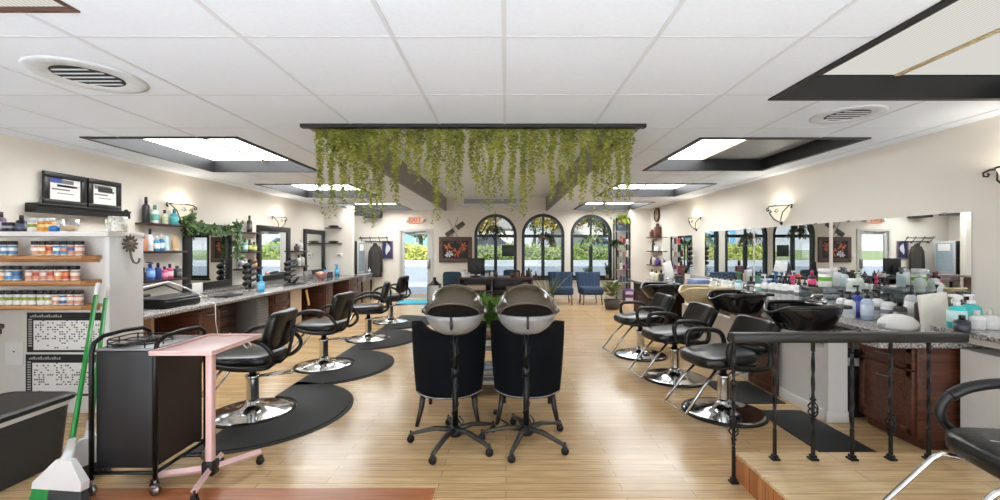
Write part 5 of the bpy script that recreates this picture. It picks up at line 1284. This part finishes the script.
# olive leafy plant beside the counter end
r = thing('olive_plant','low plant with big olive leaves on the floor at the end of the right counter','potted plant',(2.5,10.15,0)); rr=random.Random(2)
b = MB(); b.lathe([(0,0),(.15,0),(.19,.22),(.17,.22),(.14,.02),(0,.02)],seg=20); b.build('pot',mat((70,66,60),.6,name='dark_pot'),r)
b = MB()
for k in range(26):
    a=rr.random()*2*pi; e=rr.uniform(.2,1.2); z=rr.uniform(.2,.62); b.leaf((.06*cos(a),.06*sin(a),z),(cos(a)*cos(e),sin(a)*cos(e),sin(e)*.8),(0,0,1),rr.uniform(.2,.28),.2)
b.build('foliage',mat((112,124,70),.5,var=.25,name='olive_leaf'),r)
r = thing('magazine_rack','small white wire stand with a basket under the product rack','stand',(2.72,11.2,0))
b = MB()
for x,y in ((-.12,-.1),(.12,-.1),(-.12,.1),(.12,.1)): b.tube([(x,y,0),(x*.5,y*.5,.4)],.012,6)
b.build('legs',WHITE,r); b = MB(); b.lathe([(0,.3),(.16,.3),(.2,.4),(.19,.4),(.15,.31),(0,.31)],seg=20); b.build('basket',mat((190,140,110),.8,bump=.5,scale=60,name='wicker'),r)
r.name='wire_stand'
# purple box stack by rack
for k,(c,n_) in enumerate((((90,60,120),'purple'),((60,60,70),'dark'))):
    b = MB(); b.box(-.12,.12,-.12,.12,0,.17,.006); b.mi=1; b.box(-.1,.1,-.122,-.12,.04,.12); tag(b.build('product_box',[mat(c,.5,name=n_+'_card'),mat((200,180,200),.5,name='pale_print_box')],None,(3.25,11.45,.002+.172*(1-k))),'%s product box stacked on the floor before the product rack' % n_,'box')

# ------------------------------------------------------------------ right wall shelves, mirrors, tools
for z,l in ((1.725,'top'),(1.36,'middle'),(1.0,'bottom')): shelf_x(10.85,11.65,z,'%s dark floating shelf on the far right wall beside the pier' % l,XR,-1)
SR='%s shelf on the far right wall'
row([(11.0,'square',.34,.1,(98,50,42),(84,44,38),'red-brown vase',None),(11.4,'square',.2,.08,(106,56,46),(84,44,38),'smaller red-brown vase',None)],1.725,XR,-1,SR%'top')
row([(11.05,'jar',.14,.07,(226,224,222),(200,200,200),'white round jar',None),(11.3,'round',.30,.045,(50,44,40),(40,40,40),'dark bottle',None)],1.36,XR,-1,SR%'middle')
row([(11.0,'square',.18,.08,(84,60,130),(60,50,90),'purple box-shaped bottle',None),(11.25,'round',.26,.05,(210,206,200),(90,80,80),'pale bottle',None),(11.45,'round',.2,.045,(90,60,50),(40,40,40),'brown bottle',None)],1.0,XR,-1,SR%'bottom')
tool_rack('black rack of hair tools mounted on the right wall between the mirrors',(XR-.16,8.9,1.05),R(0),4,False)
def plain_mirror(y0,y1,z0,z1,label):
    r = thing('frameless_mirror',label,'mirror',(XR,(y0+y1)/2,z0),0,'frameless mirrors on the right wall'); w=(y1-y0)/2
    b = MB(); b.box(-.012,-.003,-w,w,0,z1-z0); b.build('mirror_glass',MIRROR,r)
    for y in (-w*.7,w*.7):
        b = MB(); b.box(-.018,-.003,y-.02,y+.02,z1-z0-.012,z1-z0+.01,.002); b.build('clip',STEEL,r)
plain_mirror(9.1,10.78,.88,1.71,'frameless mirror on the far right wall beside the clock shelves')
plain_mirror(6.85,8.52,.88,1.75,'frameless mirror on the right wall, second from the far end')
plain_mirror(5.24,6.81,.88,1.745,'frameless mirror in the middle of the right wall behind the white pump bottles')
plain_mirror(3.64,5.18,.88,1.745,'frameless mirror on the right wall nearest the camera')
# bottles on the right counter
zc=.781
def rc(px, Y, kind, h, r_, body, cap, name, lab=None, z=zc): bottle(kind,(px-506)*Y/430,Y,z,h,r_,body,cap,name,lab,'hair products on the right counter',rot=R(0))
PW=(228,228,226); 
for i,(px,Y) in enumerate(((713,6.95),(719,6.75),(725,6.55),(731,6.35))): rc(px,Y,'pump',.25,.05,(214,220,216),BLKC,'milky pump bottle before the second right mirror, %s from the far end' % ORD[i],((226,226,226),))
rc(739,6.05,'spray',.34,.05,(110,170,180),(40,120,80),'teal spray bottle with green trigger on the right counter',((200,220,220),))
rc(751,5.75,'square',.28,.045,(50,50,54),(40,40,42),'dark square bottle on the right counter between the mirrors',((200,200,206),))
rc(758.5,5.6,'spray',.31,.048,PW,(60,130,90),'white spray bottle with green trigger, far end of the white row',((120,170,150),))
for i,(px,Y,hd) in enumerate(((765,5.55,'w'),(773,5.45,'b'),(780,5.35,'b'),(786.5,5.25,'b'),(793,5.15,'p'),(799,5.08,'b'),(805,5.0,'b'))):
    rc(px,Y,'spray' if hd=='p' else 'pump',.35 if hd=='p' else .315,.050,PW,{'w':(226,226,226),'b':BLKC,'p':(226,60,120)}[hd],'%s, %s from far end of the white row' % ({'w':'white pump bottle with white pump','b':'white pump bottle with black pump','p':'white spray bottle with pink trigger'}[hd],ORD[i]),((206,206,204),(120,120,124)))
for i,(px,Y,kd,c,cp,nm_) in enumerate(((776,6.2,'spray',(60,100,150),(60,110,170),'blue spray bottle behind the white pump row'),(784,6.0,'pump',(60,60,62),(226,226,226),'dark bottle with white pump behind the white row'),(799,5.5,'spray',(206,206,206),(230,110,60),'spray bottle with orange trigger behind the white row'))): rc(px,Y,kd,.34,.05,c,cp,nm_)
b = MB(); b.tube([(0,-.16,.02),(0,-.13,.16),(0,-.02,.34),(0,0,.46),(0,.02,.34),(0,.13,.16),(0,.16,.02)],.008,6); b.tube([(0,-.14,.15),(0,.14,.15)],.006,6); b.tube([(0,-.06,.15),(0,-.06,.27)],.006,6); b.tube([(0,.06,.15),(0,.06,.27)],.006,6); b.lathe([(0,0),(.07,0),(.07,.01),(0,.012)],seg=18); b.tube([(0,0,.01),(0,0,.46)],.008,6)
tag(b.build('tool_hanger',BLKM,None,(3.76,5.72,.79)),'black wire tool tree behind the white pump bottles','stand')
# acrylic drawer organizer
r = thing('drawer_organizer','clear acrylic drawer organizer on the right counter under a row of bottles','organizer',(3.52,4.68,zc))
b = MB(); w,d_,h=.21,.18,.24
for q in ((-w,-w+.006,-d_,d_,0,h),(w-.006,w,-d_,d_,0,h),(-w,w,d_-.006,d_,0,h),(-w,w,-d_,d_,h-.006,h),(-w,w,-d_,d_,0,.006)): b.box(*q)
b.box(-.003,.003,-d_,d_,.006,h-.006); b.build('case',CLEAR,r)
for k in range(4):
    for s in (-1,1):
        b = MB(); x0,x1=(-w+.01,-.008) if s<0 else (.008,w-.01); b.box(x0,x1,-d_-.004,d_-.02,.01+.057*k,.058+.057*k,.004); o=b.build('drawer',mat((150,156,162),.15,var=.25,scale=30,name='smoky_drawer'),r); b = MB(); b.ell(((x0+x1)/2,-d_-.012,.034+.057*k),(.012,.008,.008),1,8,5); b.build('knob',CHROME,o)
zo=zc+.242
for px,Y,kd,h,rd,c,cp,nm_,lb in ((812,4.60,'round',.17,.038,(40,36,44),(200,50,100),'black bottle with pink cap on top of the acrylic organizer',((220,60,110),)),(825,4.63,'jar',.19,.06,(226,230,220),(226,226,226),'white tub with green label on top of the acrylic organizer',((230,232,226),(130,190,70))),(835.5,4.66,'square',.2,.05,(228,228,228),(220,220,220),'plain white bottle on top of the acrylic organizer',((222,222,222),)),(844,4.62,'spray',.22,.04,(200,214,220),(90,100,110),'clear spray bottle at the right end of the acrylic organizer',None)): rc(px,Y,kd,h,rd,c,cp,nm_,lb,zo)
b = MB(); b.box(-.12,.17,-.1,.1,.2,.208); 
for x in (-.11,.16):
    for y in (-.09,.09): b.box(x-.006,x+.006,y-.006,y+.006,0,.2)
tag(b.build('glass_riser',CLEAR,None,(3.68,4.4,zc)),'low clear glass riser beside the acrylic organizer','riser')
for i,(px,Y,c,cp) in enumerate(((851.5,4.38,(226,226,226),BLKC),(858.5,4.42,(206,214,206),(200,210,200)))): rc(px,Y,'pump',.2,.045,c,cp,'white bottle on the glass riser beside the acrylic organizer, %s one' % ('left','right')[i],((190,200,190),),zc+.21)
for i,(px,Y,kd,h,rd,c,cp,nm_,lb) in enumerate(((842,4.18,'pump',.25,.045,PW,BLKC,'white pump bottle before the acrylic organizer, left of the navy bottle',((210,210,210),)),(849.5,4.02,'pump',.25,.045,PW,BLKC,'white pump bottle touching the navy bottle',((200,206,214),)),(857.5,4.12,'pump',.30,.045,(50,60,150),BLKC,'navy blue pump bottle on the right counter',((90,100,180),)),(867,3.92,'pump',.28,.048,(176,190,216),BLKC,'pale blue pump bottle right of the navy bottle',((206,214,230),)),(877.5,4.0,'pump',.27,.05,PW,BLKC,'white pump bottle right of the pale blue bottle',((200,200,206),(120,120,130))),(888,3.82,'pump',.26,.052,(220,222,224),BLKC,'white labelled pump bottle left of the small black bottle',((236,236,236),(140,140,150))),(900,3.70,'round',.22,.048,(44,40,42),BLKC,'small black bottle on the right counter beside the white dome',((96,92,92),)),(911,4.05,'pump',.31,.048,(206,206,210),BLKC,'pale pump bottle with tall black pump behind the white dome',((226,226,226),)),(921,3.9,'pump',.25,.045,(70,62,60),BLKC,'dark brown pump bottle behind the white dome',None))): rc(px,Y,kd,h,rd,c,cp,nm_,lb)
# white dome appliance and standing board
r = thing('wax_warmer','white domed wax warmer on the right counter in front of the bottles','appliance',(3.19,3.50,zc)); b = MB(); b.lathe([(0,0),(.12,0),(.135,.02),(.125,.06),(.09,.10),(.04,.115),(0,.118)],seg=28); b.build('dome',WHITE,r); b = MB(); b.box(-.135,-.11,-.03,.03,.015,.045,.004); b.build('control_panel',mat((180,180,180),.4,name='grey_panel'),r)
b = MB(); b.lathe([(0,0),(.08,0),(.085,.03),(.06,.07),(0,.085)],seg=24); tag(b.build('towel_roll',WHITE,None,(3.25,4.75,zc)),'rolled white towel on the counter between bowl and organizer','towel')
b = MB(); b.M = Matrix.Rotation(R(-7),4,'Y'); b.box(-.105,.105,-.012,.012,0.013,.31,.004); tag(b.build('white_board',mat((232,226,214),.5,name='ivory_board'),None,(3.285,3.28,zc)),'blank ivory board standing upright on the right counter end','board')
# near counter bottles
zn=.881
def nb(px,Y,kind,h,rd,c,cp,nm_,lb=None): bottle(kind,(px-506)*Y/430,Y,zn,h,rd,c,cp,nm_,lb,'products on the raised right counter')
nb(957,3.02,'spray',.24,.052,(40,190,190),(226,226,226),'bright teal spray bottle with white trigger, left of the teal pair',((200,230,230),))
nb(971,3.04,'pump',.23,.055,(50,180,180),(226,226,226),'bright teal pump bottle with white pump, right of the teal pair',((90,200,200),))
rc(941,3.52,'spray',.40,.04,(220,220,220),(224,224,224),'white spray bottle behind the ivory board')
nb(962,2.86,'round',.11,.042,(40,42,52),(40,40,44),'small dark bottle in front of the teal bottles',((60,62,80),))
nb(977,2.95,'round',.13,.04,(226,224,220),(216,216,214),'short white bottle right of the teal bottles',((210,210,210),))
nb(990,2.95,'pump',.14,.045,(226,224,220),(206,204,200),'short white pump bottle at the right frame edge',((216,216,214),))
# folded towels by almond bowl, salon items far end
b = MB(); b.box(-.2,.2,-.14,.14,0,.03,.012); b.box(-.18,.18,-.13,.13,.03,.055,.012); tag(b.build('folded_towel',mat((214,196,150),.9,bump=.4,scale=80,name='cream_towel'),None,(3.3,6.3,zc)),'folded cream towel on the counter behind the almond bowl','towel')
b = MB(); b.box(-.15,.15,-.2,.2,0,.12,.01); tag(b.build('blue_box',mat((120,140,180),.5,var=.2,name='blue_card'),None,(3.35,7.4,zc)),'pale blue patterned box on the right counter beyond the almond bowl','box')
for i,(px,Y,kd,h,rd,c,cp,nm_) in enumerate(((652,8.9,'round',.22,.05,(214,210,200),(90,80,70),'cream bottle at the far end of the right counter'),(656.5,8.7,'round',.2,.05,(206,200,160),(60,60,60),'yellowish bottle at the far end of the right counter'),(661,8.5,'round',.22,.05,(60,60,62),(40,40,40),'black bottle at the far end of the right counter'),(667,8.4,'square',.3,.06,(200,200,196),(180,180,180),'tall white bottle on the far right counter'),(681,8.3,'square',.42,.06,(86,40,36),(70,34,32),'tall red-brown box bottle on the far right counter'),(673,8.0,'jar',.18,.08,(50,54,40),(40,44,34),'dark olive canister on the far right counter'),(679,7.7,'jar',.16,.08,(44,44,44),(36,36,36),'black canister on the far right counter'))): rc(px,Y,kd,h,rd,c,cp,nm_)
b = MB(); b.M = Matrix.Rotation(R(-14),4,'Y')@Matrix.Rotation(R(30),4,'Z'); b.box(-.1,.1,-.01,.01,.03,.42,.004); tag(b.build('price_board',mat((232,230,226),.5,name='white_card_stand'),None,(3.0,7.75,zc)),'white card standing tilted on the far right counter','card')
# bin beside the cabinet
r = thing('waste_bin','black bin with white liner beside the mahogany cabinet behind the railing','bin',(2.985,3.73,0.0))
b = MB(); loft(b,[(rrect(.07,.08,.02),0),(rrect(.085,.10,.02),.50)]); b.build('bin_body',mat((44,44,46),.5,name='charcoal_bin2'),r); b = MB(); loft(b,[(rrect(.087,.102,.02),.44),(rrect(.09,.105,.02),.51)]); b.build('liner',WHITE,r); b = MB(); loft(b,[(rrect(.093,.108,.02),.51),(rrect(.095,.11,.02),.54),(rrect(.08,.095,.02),.55)]); b.build('lid',BLK,r)

# ------------------------------------------------------------------ outside
b = MB(); ROAD=mat((168,172,174),.85,var=.06,scale=.6,name='pale_concrete'); ASPH=mat((128,134,140),.9,var=.08,scale=.8,name='asphalt')
pr=[(12.42,-.02,0),(17,.06,0),(17.01,.06,1),(22.5,.42,1),(22.51,.48,0),(25.6,.72,0)]
for (ya,za,ma),(yb,zb,_) in zip(pr,pr[1:]):
    b.mi=ma; b.quad((-30,ya,za),(30,ya,za),(30,yb,zb),(-30,yb,zb))
b.mi=2; b.quad((-40,25.6,.72),(40,25.6,.72),(60,90,1.0),(-60,90,1.0)); b.mi=3; b.quad((-40,-30,-.06),(40,-30,-.06),(40,-2.55,-.06),(-40,-2.55,-.06))  # unseen rear ground kept bright to bounce sun up to the ceiling
struct(b.build('ground',[ROAD,ASPH,mat((120,132,84),.9,name='grass'),mat((214,214,212),.85,var=.05,scale=.6,name='rear_bounce_ground')]))
def hedge(x0,x1,label,m,seed):
    rr=random.Random(seed); b = MB(); b.box(x0+.3,x1-.3,26.2,27.2,.7,1.45)
    n=int((x1-x0)*230)
    for i in range(n):
        x=rr.uniform(x0,x1); top=1.62+.10*sin(x*1.7)+.06*sin(x*4.1); z=rr.uniform(.72,top); y=25.9+rr.uniform(0,.5) if z<top-.12 else rr.uniform(25.9,27.4)
        b.leaf((x,y,z),(rr.uniform(-1,1),rr.uniform(-1,.2),rr.uniform(-.3,1)),(0,-1,.5),rr.uniform(.12,.22),rr.uniform(.08,.14))
    tag(b.build('hedge',m),label,'hedge')
HG=mat((120,138,62),.6,var=.35,scale=2,name='hedge_green'); HY=mat((160,166,76),.6,var=.3,scale=2,name='hedge_yellow_green')
hedge(-8.5,-2.6,'yellow-green hedge across the street seen through the glass door',HY,1); hedge(-2.4,8.5,'long green hedge across the street seen through the arched windows',HG,2)
def house(x,y,w,d,h,wall,roof,label):
    r = thing('house',label,'house',(x,y,.9)); b = MB(); b.box(-w/2,w/2,0,d,0,h); b.build('walls',mat(wall,.8,name='siding_%d_%d'%wall[:2]),r)
    b = MB(); v=[(-w/2-.3,-.3,h),(w/2+.3,-.3,h),(w/2+.3,d+.3,h),(-w/2-.3,d+.3,h),(-w/2-.3,d/2,h+1.8),(w/2+.3,d/2,h+1.8)]; b._new(v,[(0,1,5,4),(2,3,4,5),(0,4,3),(1,2,5),(0,3,2,1)],False); b.build('roof',mat(roof,.8,name='shingle_%d'%roof[0]),r)
    k=0
    for i in range(int(w/1.9)):
        b = MB(); xx=-w/2+1.0+1.9*i; b.box(xx-.4,xx+.4,-.06,0,1.0,2.1); o=b.build('window',WHITE,r); b = MB(); b.box(xx-.33,xx+.33,-.08,-.06,1.07,2.03); b.build('pane',mat((90,110,124),.1,name='house_glass'),o)
house(-11.6,44,8,6,3.0,(110,160,190),(150,150,152),'blue house far across the street behind the door glass')
house(-2.9,46,7,6,2.6,(226,222,214),(140,136,132),'white house across the street seen in the left arched window')
house(9.5,48,7,6,3.6,(200,198,194),(120,116,112),'grey-white house across the street seen in the right arched window')
def car(x,y,m,label):
    r = thing('car',label,'car',(x,y,.78),0,'parked cars across the street'); b = MB(); P=[(-2.1,.25),(-2.05,.75),(-1.3,.9),(-.7,1.4),(.7,1.42),(1.35,.95),(2.05,.8),(2.1,.25)]
    V=[(px,-.8,pz) for px,pz in P]+[(px,.8,pz) for px,pz in P]; n=8; b._new(V,[tuple(range(n)),tuple(range(n,2*n))[::-1]]+[(i,(i+1)%n,n+(i+1)%n,n+i) for i in range(n)],False); b.build('body',m,r)
    b = MB(); b._new([(-1.15,-.81,.92),(-.62,-.81,1.33),(.62,-.81,1.34),(1.15,-.81,.95)],[(0,1,2,3)],False); b.build('side_window',mat((40,46,52),.1,name='car_glass'),r)
    for wx in (-1.3,1.3):
        for wy in (-.78,.78):
            b = MB(); b.M=Matrix.Translation((wx,wy,.3))@Matrix.Rotation(pi/2,4,'X'); b.lathe([(0,-.1),(.3,-.1),(.3,.1),(0,.1)],seg=18); b.build('wheel',BLK,r)
car(-1.2,31,mat((70,80,96),.2,metal=.4,name='car_slate'),'slate-coloured car parked beyond the hedge in the left arched window')
car(6.4,31.5,mat((120,140,160),.2,metal=.4,name='car_silver_blue'),'silver-blue car parked beyond the hedge in the right arched window')
def tree(x,y,h,rad,m,label,seed,n=1300):
    r = thing('tree',label,'tree',(x,y,.9),0,'trees across the street'); rr=random.Random(seed); b = MB()
    b.tube([(0,0,0),(.1,0,h*.3),(0,.1,h*.6)],.22,8,r2=.1)
    for k in range(7): a=rr.random()*6.28; b.tube([(0,0,h*(.3+.04*k)),(rad*.5*cos(a),rad*.3*sin(a),h*(.55+.04*k)),(rad*.8*cos(a),rad*.6*sin(a),h*.8)],.07,5,r2=.02)
    b.build('trunk',mat((84,72,62),.9,name='bark'),r); b = MB()
    for i in range(n):
        u=Vector((rr.gauss(0,1),rr.gauss(0,1),rr.gauss(0,1))).normalized()*rr.uniform(.35,1)**.5
        b.leaf((u.x*rad,u.y*rad,h*.68+u.z*h*.34),(rr.uniform(-1,1),rr.uniform(-1,1),rr.uniform(-1,.6)),(0,0,1),rr.uniform(.25,.45),rr.uniform(.16,.26))
    b.build('foliage',m,r)
TY=mat((206,184,104),.6,var=.3,scale=1,name='autumn_yellow'); TG=mat((128,136,78),.6,var=.3,scale=1,name='autumn_green'); TO=mat((176,140,84),.6,var=.3,scale=1,name='autumn_tan')
for i,(x,y,h,rad,m,l) in enumerate(((-2.2,36,5,1.8,TY,'yellow autumn tree in the upper left arched window'),(3.2,49,7,2.2,TG,'green-brown tree between the left and middle arched windows'),(3.9,37,5.5,1.8,TY,'yellow tree in the middle arched window'),(6.4,43,6.4,2.2,TO,'tan autumn tree in the middle arched window, right side'),(8.4,37,5.4,1.8,TG,'green tree in the right arched window'),(-7.6,38,4.2,1.6,TG,'low green tree behind the hedge in the door glass'))): tree(x,y,h,rad,m,l,i+20)

# ------------------------------------------------------------------ daylight
w = bpy.data.worlds.new('daylight'); SC.world = w; w.use_nodes = True
n = w.node_tree; n.nodes.clear(); o = n.nodes.new('ShaderNodeOutputWorld'); bg = n.nodes.new('ShaderNodeBackground')
tc = n.nodes.new('ShaderNodeTexCoord'); sp = n.nodes.new('ShaderNodeSeparateXYZ'); rp = n.nodes.new('ShaderNodeValToRGB')
n.links.new(tc.outputs['Generated'], sp.inputs[0]); n.links.new(sp.outputs['Z'], rp.inputs[0])
rp.color_ramp.elements[0].position=.0; rp.color_ramp.elements[0].color=(.86,.90,.94,1); rp.color_ramp.elements[1].position=.5; rp.color_ramp.elements[1].color=(.62,.76,.95,1)
n.links.new(rp.outputs[0], bg.inputs['Color']); bg.inputs['Strength'].default_value = 2.2; n.links.new(bg.outputs[0], o.inputs['Surface'])
sl = bpy.data.lights.new('sun','SUN'); sl.energy = 13; sl.angle = R(6); sl.color = (1,.98,.96)
so = bpy.data.objects.new('sun', sl); COL.objects.link(so); so.rotation_euler = (R(48),0,R(-10)); so.location = (0,-8,9)
SC.cycles.use_denoising = True
SC.cycles.max_bounces = 8; SC.cycles.diffuse_bounces = 5; SC.cycles.glossy_bounces = 4; SC.cycles.transparent_max_bounces = 12
SC.cycles.sample_clamp_indirect = 6
